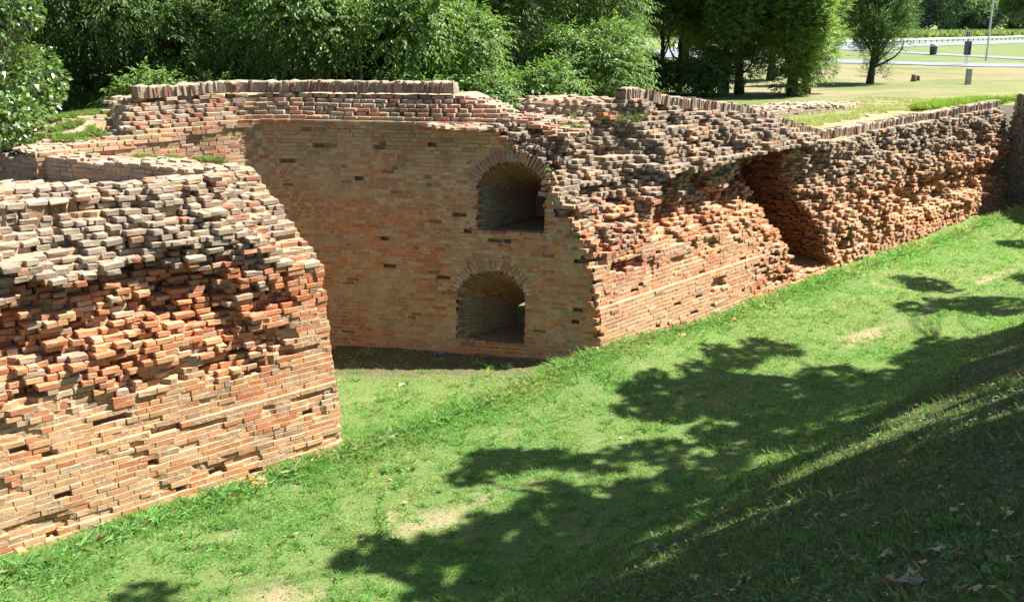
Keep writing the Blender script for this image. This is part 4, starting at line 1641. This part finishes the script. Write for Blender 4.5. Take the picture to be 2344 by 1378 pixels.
def blades(P, rs, h, wdt, lean=.55, col=(.15, .28, .06), var=.3, straw=.08):
    """bent blade: two triangles (kite) from root to tip"""
    n = len(P)
    az = rs.uniform(0, 2 * math.pi, n)
    ln = rs.uniform(.1, 1., n) * lean
    D = np.stack([np.cos(az) * ln, np.sin(az) * ln, np.ones(n)], 1)
    D = unit(D)
    side = np.stack([-np.sin(az), np.cos(az), np.zeros(n)], 1)
    N = np.cross(side, D)
    L = h * rs.uniform(.55, 1.3, n)
    V, F = leaf_cards(P, D, N, L, wdt * rs.uniform(.7, 1.3, n), .05)
    V = V.reshape(-1, 4, 3)
    V[:, 2, :2] += (np.stack([np.cos(az), np.sin(az)], 1) * (L * ln * .55)[:, None])
    V[:, 2, 2] -= L * ln * .25
    c = np.array(col)[None] * rs.uniform(1 - var, 1 + var, (n, 1)) * rs.uniform(.92, 1.08, (n, 3))
    k = rs.rand(n) < straw
    c[k] = np.array([.42, .36, .18])[None] * rs.uniform(.7, 1.1, (k.sum(), 1))
    return V.reshape(-1, 3), F, np.repeat(c, 4, 0)


def join(parts):
    V, F, C, o = [], [], [], 0
    for v, f, c in parts:
        V.append(v); F.append(f + o); C.append(c); o += len(v)
    return np.concatenate(V), np.concatenate(F), np.concatenate(C)


def stuff(name, parts, mat, label, cat):
    V, F, C = join(parts)
    o = link(name, mesh_np(name, V, [F], np.clip(C, .003, .9), False, M[mat]))
    return tag(o, label, cat, kind='stuff')


rs = np.random.RandomState(300)
# ditch floor
n = 1300000
U = -13 + 38 * rs.rand(n) ** 1.15; Wd = rs.uniform(-3.9, 5.6, n) * .5 + rs.uniform(-.4, 5.6, n) * .5
q_ = rs.rand(n) < .2
Wd[q_] = rs.uniform(-4, .5, q_.sum()); U[q_] = rs.uniform(-7, 1.5, q_.sum())
q_ = ~q_
Wd[q_] = rs.uniform(-.5, 5.6, q_.sum())
X = 1.75 + .705 * U + NRM[0] * Wd; Y = 18.0 + .709 * U + NRM[1] * Wd
dist = np.hypot(X, Y)
dry = sstep(.60, .82, .5 * fbm(X * .8, Y * .8, 60) + .5 * fbm(X * 3.7, Y * 3.7, 63, 4) + worn(X, Y) + .06 * np.exp(-((wdist(X, Y) - 2.6) / .6) ** 2))
tuf = fbm(X * 2.3, Y * 2.3, 64)
foot = np.exp(-np.abs(Wd) / .3) * (Wd > -.5)
den = (1 - .78 * dry) * (.5 + .6 * sstep(.3, .7, tuf)) * np.where(Wd < -.4, .45, 1.) * (1 + .8 * foot) * np.clip(13. / dist, .25, 1.1) ** 1.3
ok = (rs.rand(n) < den * .62) & (Y > 4)
P = np.stack([X, Y, ditch_z(X, Y) - .01], 1)
ok &= in_view(P)
# keep off the walls
sL = (X - LB[0]) * LM[0] + (Y - LB[1]) * LM[1]; uL = (X - LB[0]) * LT[0] + (Y - LB[1]) * LT[1]
ok &= ~((uL < .05) & (sL > .02))
ok &= ~((Y > np.interp(X, FLP[:, 0], FLP[:, 1]) - .02) & (X < 1.75))
ok &= rs.rand(n) > .8 * bump(-5.5, -4.2, 1.0, 1.7, X) * sstep(17.0, 17.6, Y)
P, X, Y, foot, tuf, dist = P[ok], X[ok], Y[ok], foot[ok], tuf[ok], dist[ok]
h = (.030 + .050 * tuf ** 1.5 + .22 * foot * rs.rand(len(P)) ** 2) * (1 + .02 * np.clip(dist - 12, 0, 20))
wv = .0055 * np.clip(dist / 12, .7, 2.6)
hue = fbm(X * .6, Y * .6, 65)
parts = []
for lo_, hi_, c in ((0, .42, (.27, .47, .16)), (.42, .58, (.33, .48, .185)), (.58, 1.1, (.39, .50, .21))):
    k = (hue >= lo_) & (hue < hi_)
    parts.append(blades(P[k], rs, h[k], wv[k], 1.2, c, .38, .12))
# ragged clumps standing above the sward
ci = rs.choice(len(P), 2600)
cc = np.repeat(P[ci], 22, 0) + rs.normal(0, .035, (len(ci) * 22, 3)) * np.array([1, 1, 0])
cd = np.repeat(dist[ci], 22)
parts.append(blades(cc, rs, np.repeat(rs.uniform(.05, .13, len(ci)), 22), .006 * np.clip(cd / 12, .7, 2.4), 1.0, (.25, .44, .14), .35, .08))
stuff('grass', parts, 'grass', 'short green grass covering the ditch floor', 'grass')
# small broad leaves (clover, plantain) in the turf and on the bank
n = 260000
X = rs.uniform(-8, 16, n); Y = rs.uniform(2.0, 26, n)
wd = wdist(X, Y)
P = np.stack([X, Y, ditch_z(X, Y)], 1)
bank = sstep(4.3, 5.6, wd)
den = (.10 + .5 * bank) * (.35 + .65 * sstep(.4, .6, fbm(X * 1.1, Y * 1.1, 66))) * np.clip(9. / np.hypot(X, Y), .15, 1.3)
ok = (rs.rand(n) < den) & in_view(P) & (wd > .25) & (wd < 12)
P = P[ok]; bank = bank[ok]; n = len(P)
P[:, 2] += rs.uniform(.0, .05, n)
az = rs.uniform(0, 6.28, n)
D = np.stack([np.cos(az), np.sin(az), rs.uniform(-.1, .7, n)], 1)
N = np.array([0, 0, 1.])[None] + rs.normal(0, .35, (n, 3))
V, F = leaf_cards(P, D, N, rs.uniform(.015, .05, n) * (1 + .7 * bank * rs.rand(n)), rs.uniform(.014, .032, n) * (1 + .4 * bank), .12)
c = np.array([.13, .23, .085])[None] * rs.uniform(.5, 1.4, (n, 1)) * rs.uniform(.9, 1.1, (n, 3))
wp = [(V, F, np.repeat(c, 4, 0))]
n = 420000
X = rs.uniform(-2, 12, n); Y = rs.uniform(2.0, 22, n)
wd = wdist(X, Y)
P = np.stack([X, Y, ditch_z(X, Y) - .01], 1)
den = sstep(4.2, 5.0, wd) * (.25 + .75 * sstep(.38, .62, fbm(X * 1.3, Y * 1.3, 67))) * np.clip(8. / np.hypot(X, Y), .25, 1.1)
ok = (rs.rand(n) < den * .75) & in_view(P) & (wd < 12)
P = P[ok]
wp.append(blades(P, rs, .05 + .09 * rs.rand(len(P)) ** 2, np.full(len(P), .005), .8, (.17, .29, .075), .4, .16))
stuff('weeds', wp, 'grass', 'low weeds and thin grass growing on the shaded bank', 'weeds')


# grass growing on the masonry and along the wall crown
def tuft_patch(cx, cy, rx, ry, n, zf, h, col=(.24, .36, .08), seed=1, straw=.1, wd_=.006):
    r = np.random.RandomState(seed)
    a = r.uniform(0, 6.28, n); q = np.sqrt(r.rand(n))
    x = cx + np.cos(a) * q * rx; y = cy + np.sin(a) * q * ry
    k = fbm(x * 2.5, y * 2.5, 90 + seed) > .42
    x, y = x[k], y[k]
    P = np.stack([x, y, zf(x, y)], 1)
    return blades(P, r, np.full(len(P), h), np.full(len(P), wd_), .9, col, .3, straw)


parts = []
for i, (px, py, rx, ry, z) in enumerate(((240, 268, .6, .55, 4.45), (365, 268, .5, .55, 4.5), (155, 298, .5, .4, 4.35), (300, 250, .3, .3, 4.5), (150, 333, .35, .25, 3.98),
                                         (240, 345, .25, .2, 3.95), (360, 357, .4, .18, 3.9), (480, 362, .25, .15, 3.88), (75, 358, .2, .2, 3.9))):
    p = at_z(px, py, z)
    parts.append(tuft_patch(p[0], p[1], rx, ry, int(7000 * rx * ry / .3), ruin_h, .12, seed=i))
stuff('grass_tufts', parts, 'grass', 'bright grass tufts growing on the broken terrace', 'grass')
parts = []
rt = np.random.RandomState(310)
n = 52000
u = rt.uniform(6.5, 30, n); sd = 1.15 + rt.rand(n) ** 1.6 * 7
X = RB[0] + RT[0] * u + RM[0] * sd; Y = RB[1] + RT[1] * u + RM[1] * sd
P = np.stack([X, Y, park_z(X, Y) - .01], 1)
ok = (fbm(X * .9, Y * .9, 68) > .40) & in_view(P) & ((u > 10.3) | (sd > 2.2))
parts.append(blades(P[ok], rt, .05 + .05 * rt.rand(ok.sum()), np.full(ok.sum(), .018), .9, (.30, .37, .11), .3, .3))
n = 9000
u = rt.uniform(20.5, 26, n); sd = rt.uniform(1.2, 2.6, n)
X = RB[0] + RT[0] * u + RM[0] * sd; Y = RB[1] + RT[1] * u + RM[1] * sd
P = np.stack([X, Y, park_z(X, Y)], 1)
parts.append(blades(P, rt, np.full(n, .32), np.full(n, .02), .8, (.28, .42, .08), .25, .05))
n = 9000
Y = rt.uniform(27.5, 37, n); X = 18.2 + (35.7 - Y) * .27 + rt.rand(n) ** 1.5 * 3
P = np.stack([X, Y, 3.5 + 0 * X], 1)
parts.append(blades(P, rt, np.full(n, .3), np.full(n, .02), .8, (.28, .42, .08), .25, .05))
stuff('crown_grass', parts, 'grass', 'yellow-green grass behind the coping of the long wall', 'grass')
parts = [tuft_patch(1.9, 20.9, .8, .4, 500, lambda x, y: 4.25 + 0 * x, .26, seed=31, col=(.22, .32, .09), straw=.3),
         tuft_patch(.9, 20.0, .6, .35, 260, lambda x, y: 4.24 + 0 * x, .10, seed=32)]
stuff('tall_grass', parts, 'grass', 'tall grass blades on the low gap between the two wall tops', 'grass')
# field crop beyond the road
n = 14000
X = rs.uniform(20, 190, n); Y = rs.uniform(252, 286, n)
P = np.stack([X, Y, np.full(n, 2.9)], 1)
stuff('field_crop', [blades(P, rs, np.full(n, 1.7), np.full(n, .8), .35, (.20, .27, .13), .3, .12)], 'leaf_dull', 'pale green field crop beyond the guard rail', 'crop')


# ------------------------------------------------------------------ roads of the park
def strip(name, a, b, label, mat='asphalt', lift=.05):
    a, b = np.array(a, float), np.array(b, float)
    m = 30
    t = np.linspace(0, 1, m * (len(a) - 1) + 1) * (len(a) - 1)
    i = np.arange(len(a))
    A = np.stack([np.interp(t, i, a[:, 0]), np.interp(t, i, a[:, 1])], 1)
    Bq = np.stack([np.interp(t, i, b[:, 0]), np.interp(t, i, b[:, 1])], 1)
    rows = np.stack([A * (1 - f) + Bq * f for f in (0, .33, .66, 1)], 1).reshape(-1, 2)
    V = np.concatenate([rows, (park_z(rows[:, 0], rows[:, 1]) + lift)[:, None]], 1)
    o = link(name, mesh_np(name, V, [grid_faces(len(t), 4)], None, True, M[mat]))
    tag(o, label, 'road', kind='structure')


strip('road', [(10, 103), (59.9, 153.2), (89.1, 180.6), (150, 238)], [(20, 137), (75.6, 193.5), (111.4, 225.9), (180, 292)], 'pale main road running past the guard rail')
strip('path', [(14, 105), (32.4, 85.06), (39, 78.4), (52, 66)], [(16, 113), (35.3, 93), (42.2, 85.1), (56, 72)], 'pale path crossing the lawn in front')
strip('path', [(42.5, 135), (44.9, 115.8), (47.5, 98.7), (50, 86)], [(45.6, 145), (48.3, 124.7), (50.6, 105.1), (53, 92)], 'second pale path behind the lamp post')


# ------------------------------------------------------------------ small things in the park
def lathe(prof, ns=14):
    prof = np.array(prof, float)
    th = np.linspace(0, 2 * math.pi, ns, endpoint=False)
    V = np.stack([prof[:, 0][:, None] * np.cos(th)[None], prof[:, 0][:, None] * np.sin(th)[None], np.repeat(prof[:, 1][:, None], ns, 1)], 2).reshape(-1, 3)
    F = []
    for i in range(len(prof) - 1):
        for j in range(ns): F.append([i * ns + j, i * ns + (j + 1) % ns, (i + 1) * ns + (j + 1) % ns, (i + 1) * ns + j])
    return V, np.array(F)


def boxm(name, cx, cy, cz, hx, hy, hz, parent, mat, taper=1.):
    V = np.array([[sx * hx * (taper if sz > 0 else 1), sy * hy * (taper if sz > 0 else 1), sz * hz] for sx in (-1, 1) for sy in (-1, 1) for sz in (-1, 1)]) + np.array([cx, cy, cz])
    F = np.array([[0, 1, 3, 2], [4, 6, 7, 5], [0, 4, 5, 1], [2, 3, 7, 6], [0, 2, 6, 4], [1, 5, 7, 3]])
    return link(name, mesh_np(name, V, [F], None, False, M[mat]), parent)


x, y = 45.8, 112.5
o = empty('litter_bin', (x, y, pz(x, y)), 'dark litter bin with a pale rounded lid beside the park path', 'bin')
V, F = lathe([(.0, .02), (.34, .02), (.40, .9), (.41, .92)]); link('body', mesh_np('body', V, [F], None, True, M['paint_dark']), o)
V, F = lathe([(.43, .9), (.44, .98), (.38, 1.12), (.22, 1.22), (0, 1.25)]); link('lid', mesh_np('lid', V, [F], None, True, M['steel']), o)
V, F = lathe([(.06, -.05), (.06, .05)]); link('foot', mesh_np('foot', V, [F], None, True, M['dark_metal']), o)
x, y = 37.4, 85.0
o = empty('signpost', (x, y, pz(x, y)), 'tall twin-pole signpost seen edge-on beside the path', 'signpost')
for dx in (-.08, .08):
    V, F = tube([(dx, 0, -.2), (dx, 0, 1.3), (dx, 0, 2.75)], [.03, .03, .03], 8); link('pole', mesh_np('pole', V, [F], None, True, M['steel']), o)
    boxm('panel', dx * 1.6, .0, 1.35, .035, .3, .55, o, 'dark_metal')
boxm('panel', 0, .05, 2.45, .17, .03, .2, o, 'dark_metal')
x, y = 43.7, 95.2
o = empty('lamp_post', (x, y, pz(x, y)), 'tall thin grey lamp post on the lawn at upper right', 'lamp post')
V, F = tube([(0, 0, -.2), (0, 0, 1), (0, 0, 4.5), (0, 0, 9)], [.11, .09, .075, .055], 10); link('pole', mesh_np('pole', V, [F], None, True, M['steel']), o)
V, F = tube([(0, 0, 8.9), (.5, 0, 9.25), (1.3, 0, 9.35)], [.04, .04, .035], 8); link('arm', mesh_np('arm', V, [F], None, True, M['steel']), o)
V, F = lathe([(0, .0), (.12, .02), (.16, .12), (.07, .2), (0, .21)]); lk = link('lamp_head', mesh_np('lamp_head', V, [F], None, True, M['dark_metal']), o, (1.4, 0, 9.2))
x, y = 24.6, 55.4
o = empty('concrete_post', (x, y, pz(x, y)), 'short grey concrete post standing on the lawn near the wall end', 'post')
boxm('shaft', 0, 0, .38, .13, .10, .44, o, 'concrete', .96)
boxm('cap', 0, 0, .835, .135, .105, .014, o, 'concrete', .8)
for (x, y, k, lab) in ((23.3, 59.6, 1., 'small dark tree stump on the lawn left of the concrete post'), (23.95, 60.6, .75, 'smaller stump just right of the dark stump')):
    V, F = lathe([(.19 * k, -.1), (.16 * k, .05), (.14 * k, .25 * k), (.135 * k, .36 * k), (.10 * k, .38 * k), (0, .37 * k)], 12)
    V = V * (1 + .06 * np.random.RandomState(3).normal(0, 1, (len(V), 1)))
    o = link('tree_stump', mesh_np('tree_stump', V, [F], None, False, M['wood']), None, (x, y, pz(x, y)))
    tag(o, lab, 'stump')
# guard rail along the road
ga, gb = np.array([20., 128.]), np.array([175., 292.])
gd = (gb - ga) / np.linalg.norm(gb - ga)
o = empty('guard_rail', (ga[0], ga[1], 2.9), 'long steel guard rail along the far side of the road', 'guard rail')
L_ = np.linalg.norm(gb - ga)
nrm2 = np.array([gd[1], -gd[0]])
prof = [(0, .48), (.06, .53), (.0, .59), (0, .63), (.06, .69), (0, .76)]
V = []
for t in (0, L_):
    for (ox, oz) in prof: V.append([gd[0] * t + nrm2[0] * (ox + .12), gd[1] * t + nrm2[1] * (ox + .12), oz + .05])
link('beam', mesh_np('beam', np.array(V), [grid_faces(2, len(prof))], None, False, M['steel']), o)
pm = None
for k in range(int(L_ / 2.6)):
    q = gd * (k * 2.6)
    if pm is None:
        b0 = boxm('post', 0, 0, .3, .06, .05, .5, o, 'dark_metal'); pm = b0.data; b0.location = (q[0], q[1], 0)
    else: link('post', pm, o, (q[0], q[1], 0))


# ------------------------------------------------------------------ plants and litter on the bank
def rosette(name, px, py, n, L, W, label, seed, col=(.20, .34, .09), cat='weed', group=None, rise=(.4, 1.2)):
    r = np.random.RandomState(seed)
    g = ground_hit(px, py)
    o = empty(name, tuple(g), label, cat, group)
    for i in range(n):
        az = i * 6.283 / n + r.uniform(-.35, .35)
        el = r.uniform(*rise)
        m = 7
        t = np.linspace(0, 1, m)
        ln = L * r.uniform(.65, 1.15)
        cx = t * ln * math.cos(el); cz = t * ln * math.sin(el) - .30 * ln * t ** 2.2
        wd_ = W * (np.sin(np.clip(t * 1.05, 0, 1) * math.pi) ** .7 * (.35 + .75 * t)) * r.uniform(.8, 1.2) + .003
        V = []
        for k in range(m):
            for sgn, up in ((-1, .012), (0, 0), (1, .012)):
                V.append([cx[k] * math.cos(az) - sgn * wd_[k] * .5 * math.sin(az), cx[k] * math.sin(az) + sgn * wd_[k] * .5 * math.cos(az), cz[k] + up * wd_[k] / W + .01])
        c = np.array(col) * r.uniform(.8, 1.2)
        link('leaf', mesh_np('leaf', np.array(V), [grid_faces(m, 3)], np.tile(c, (len(V), 1)), True, M['grass']), o)
    return o


rosette('broadleaf_weed', 1905, 1150, 7, .26, .055, 'bright weed with long upright leaves in a sun fleck on the bank', 1, (.25, .42, .11), rise=(.35, 1.25))
rosette('broadleaf_weed', 2285, 905, 9, .34, .04, 'tall leafy weed near the right edge of the bank', 2, (.18, .32, .08), rise=(.7, 1.4))
WG = 'small weeds scattered over the shaded bank'
rsw = np.random.RandomState(9)
for i, (px, py) in enumerate(((2150, 1030), (1760, 1080), (2240, 1120), (2300, 1310), (1600, 1240), (1980, 1230), (2080, 1120), (1830, 1250), (1700, 1330), (2190, 1210), (2010, 1010), (2120, 960),
                              (1950, 1060), (1500, 1330), (1330, 1350), (2330, 1060), (2040, 1190), (1880, 1310))):
    rosette('small_weed', px, py, int(rsw.randint(5, 9)), rsw.uniform(.09, .17), rsw.uniform(.025, .04), 'small dark green rosette weed on the shaded bank', 20 + i, (.14, .26, .07), 'weed', WG)
for i, (px, py, lab) in enumerate(((1120, 862, 'grass clump at the edge of the shadow before the curved wall'), (1010, 800, 'small green weed at the foot of the curved wall, left of the lower opening'),
                                   (1128, 812, 'small green weed at the foot of the curved wall, under the lower opening'))):
    rosette('grass_clump', px, py, 12, .2, .02, lab, 50 + i, (.2, .33, .08), 'grass', rise=(.6, 1.45))


def dead_leaf(px, py, size, label, seed, col=(.42, .30, .2), group=None, lift=.02):
    r = np.random.RandomState(seed)
    g = ground_hit(px, py)
    lob = 5
    m = 40
    th = np.linspace(0, 2 * math.pi, m, endpoint=False)
    rad = .55 + .42 * np.abs(np.cos(th * lob / 2)) ** 1.3 + .05 * r.normal(0, 1, m)
    rad *= 1 - .35 * np.exp(-((th - math.pi) / .4) ** 2)
    V = [[0, 0, .02]]
    a, b = r.uniform(.5, 1.6, 2)
    for f in (.5, 1.):
        x_ = rad * np.cos(th) * f; y_ = rad * np.sin(th) * f * r.uniform(.6, .8)
        z_ = .28 * f * f * (np.sin(th * 2 + a) * .5 + np.cos(th + b) * .6)
        V += list(np.stack([x_, y_, z_], 1))
    V = np.array(V) * size / 2
    F3 = np.array([[0, 1 + i, 1 + (i + 1) % m] for i in range(m)])
    F4 = np.array([[1 + i, 1 + m + i, 1 + m + (i + 1) % m, 1 + (i + 1) % m] for i in range(m)])
    c = np.array(col) * r.uniform(.8, 1.15)
    me = mesh_np('fallen_leaf', V, [F3, F4], np.tile(c, (len(V), 1)), True, M['dead'])
    o = link('fallen_leaf', me, None, (g[0], g[1], g[2] + lift))
    nrm_ = Vector((-.3, .35, .9)).normalized()
    o.rotation_euler = (Matrix.Rotation(r.uniform(0, 6.28), 3, 'Z').to_4x4().to_3x3()).to_euler()
    o.rotation_euler = (Vector((-.36 + r.normal(0, .2), .36 + r.normal(0, .2), .9)).to_track_quat('Z', 'Y').to_matrix() @ Matrix.Rotation(r.uniform(0, 6.28), 3, 'Z')).to_euler()
    return tag(o, label, 'leaf', group)


dead_leaf(2060, 1345, .36, 'largest brown fallen leaf at the bottom right of the bank', 1, (.36, .27, .22), lift=.06)
dead_leaf(2020, 1285, .20, 'pale torn fallen leaf just above the largest brown leaf', 2, (.40, .30, .24), lift=.05)
dead_leaf(1540, 1258, .14, 'pale crumpled leaf lit by a sun fleck on the bank', 3, (.72, .55, .42), lift=.05)
dead_leaf(1690, 1330, .13, 'small pale leaf near the bottom edge of the bank', 4, (.5, .38, .33), lift=.05)
dead_leaf(2185, 1015, .10, 'pinkish leaf in a sun fleck high on the bank', 5, (.6, .42, .32), lift=.05)
LG = 'small dry leaves scattered over the grass'
rsl = np.random.RandomState(77)
spots = [(676, 1228), (893, 1100), (928, 1155), (1180, 1080), (1090, 1082), (1420, 1005), (1440, 1025), (1520, 790), (1600, 770), (1250, 930), (1010, 1000), (870, 1125), (1230, 1000), (740, 930),
         (905, 885), (1945, 738), (1640, 700), (1880, 820), (1130, 1200), (830, 1240), (1640, 1190), (1760, 1020), (1510, 1010), (2230, 1060), (2290, 980), (2180, 1180), (2330, 1270),
         (1990, 1120), (2100, 1230), (1850, 1180), (2300, 1180), (1780, 1280), (1900, 1390), (2200, 1360), (1950, 1290), (2110, 1300), (2150, 1120), (2060, 1060), (2270, 1230), (2310, 1130), (1820, 1340), (1650, 1280), (1560, 1180), (1930, 1190), (2250, 1290), (1590, 1330), (1450, 1320), (1400, 950), (620, 1170), (420, 1225)]
spots += [(int(1500 + 840 * a), int(1150 + 230 * b)) for a, b in np.random.RandomState(5).rand(34, 2)]
for i, (px, py) in enumerate(spots):
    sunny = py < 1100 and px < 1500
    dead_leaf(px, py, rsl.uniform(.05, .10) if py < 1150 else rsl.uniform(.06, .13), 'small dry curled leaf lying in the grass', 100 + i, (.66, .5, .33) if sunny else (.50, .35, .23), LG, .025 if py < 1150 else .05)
rsb = np.random.RandomState(88)
for i in range(34):
    if i < 20:
        u_ = rsb.uniform(.6, 23); w_ = rsb.uniform(.05, .45); p = RB + RT * u_ - RM * w_
    else:
        u_ = rsb.uniform(-5, -.1); w_ = rsb.uniform(.05, .35); p = LB + LT * u_ - LM * w_
    z_ = float(ditch_z(p[0:1], p[1:2])[0]) + .015
    h_ = np.array([rsb.uniform(.05, .12), rsb.uniform(.04, .06), rsb.uniform(.022, .034)])
    v_ = _SG * (h_[None] - .006 * (1 - _FF)) + np.repeat(rsb.normal(0, .006, (8, 3)), 3, axis=0)
    o = link('fallen_brick', mesh_np('fallen_brick', v_, [BQ, BT], np.repeat(pick(rsb, PALE if rsb.rand() < .5 else RED, 1), 24, 0), False, M['brick']), None, (p[0], p[1], z_))
    o.rotation_euler = (rsb.normal(0, .25), rsb.normal(0, .25), rsb.uniform(0, 6.28))
    tag(o, 'broken brick lying in the grass at the foot of the ' + ('long right wall' if i < 20 else 'left wall'), 'brick', 'broken bricks fallen at the wall foot')
# a fallen stick and scraps
for (a, b, lab, r0) in (((1740, 1120), (1800, 1090), 'thin dead stick lying on the shaded bank', .012), ((2000, 1115), (2060, 1085), 'grey broken stick higher on the bank', .012)):
    A_, B_ = ground_hit(*a), ground_hit(*b)
    p = np.stack([A_ * (1 - t) + B_ * t + np.array([0, 0, .04 + .02 * math.sin(t * 5)]) for t in np.linspace(0, 1, 7)])
    V, F = tube(p, np.linspace(r0, r0 * .5, 7), 6)
    o = link('stick', mesh_np('stick', V - A_, [F], None, True, M['wood']), None, tuple(A_))
    tag(o, lab, 'stick')


def scrap(px, py, size, mat, label, seed, cat='litter'):
    r = np.random.RandomState(seed)
    g = ground_hit(px, py)
    m = 6
    gx_, gy_ = np.meshgrid(np.linspace(-1, 1, m), np.linspace(-.6, .6, m), indexing='ij')
    V = np.stack([gx_.ravel(), gy_.ravel(), np.zeros(m * m)], 1) + r.normal(0, .12, (m * m, 3)) * np.array([1, 1, 2.])
    o = link('litter_scrap', mesh_np('litter_scrap', V * size / 2, [grid_faces(m, m)], None, False, M[mat]), None, (g[0], g[1], g[2] + .03))
    o.rotation_euler = (0, 0, r.uniform(0, 6))
    tag(o, label, cat)


scrap(1003, 812, .16, 'blue', 'crumpled blue plastic scrap in the shadow before the curved wall', 1)
scrap(1162, 838, .12, 'blue', 'small bluish scrap farther right in the shadow before the curved wall', 2)
scrap(920, 884, .13, 'white', 'crumpled white paper on the sunlit grass before the curved wall', 3)
# plants rooted in the curved wall
for (px, py, lab) in ((706, 336, 'small leafy plant growing out of a hole high in the curved wall'), (1112, 338, 'small plant on the rim of the curved wall above the upper opening')):
    best = at_y(px, py, 19.55 if px < 800 else 18.55)
    r = np.random.RandomState(px)
    n = 26
    P = np.tile([0., 0, 0], (n, 1)) + r.normal(0, .008, (n, 3))
    D = unit(np.array([.1, -.8, .1])[None] + r.normal(0, .7, (n, 3)))
    V, F = leaf_cards(P, D, np.array([0, -.3, 1.])[None] + r.normal(0, .3, (n, 3)), r.uniform(.03, .07, n), r.uniform(.02, .035, n))
    o = link('wall_plant', mesh_np('wall_plant', V, [F], tint_leaves(r, n, (.10, .19, .05)), False, M['leaf']), None, tuple(best))
    tag(o, lab, 'plant')
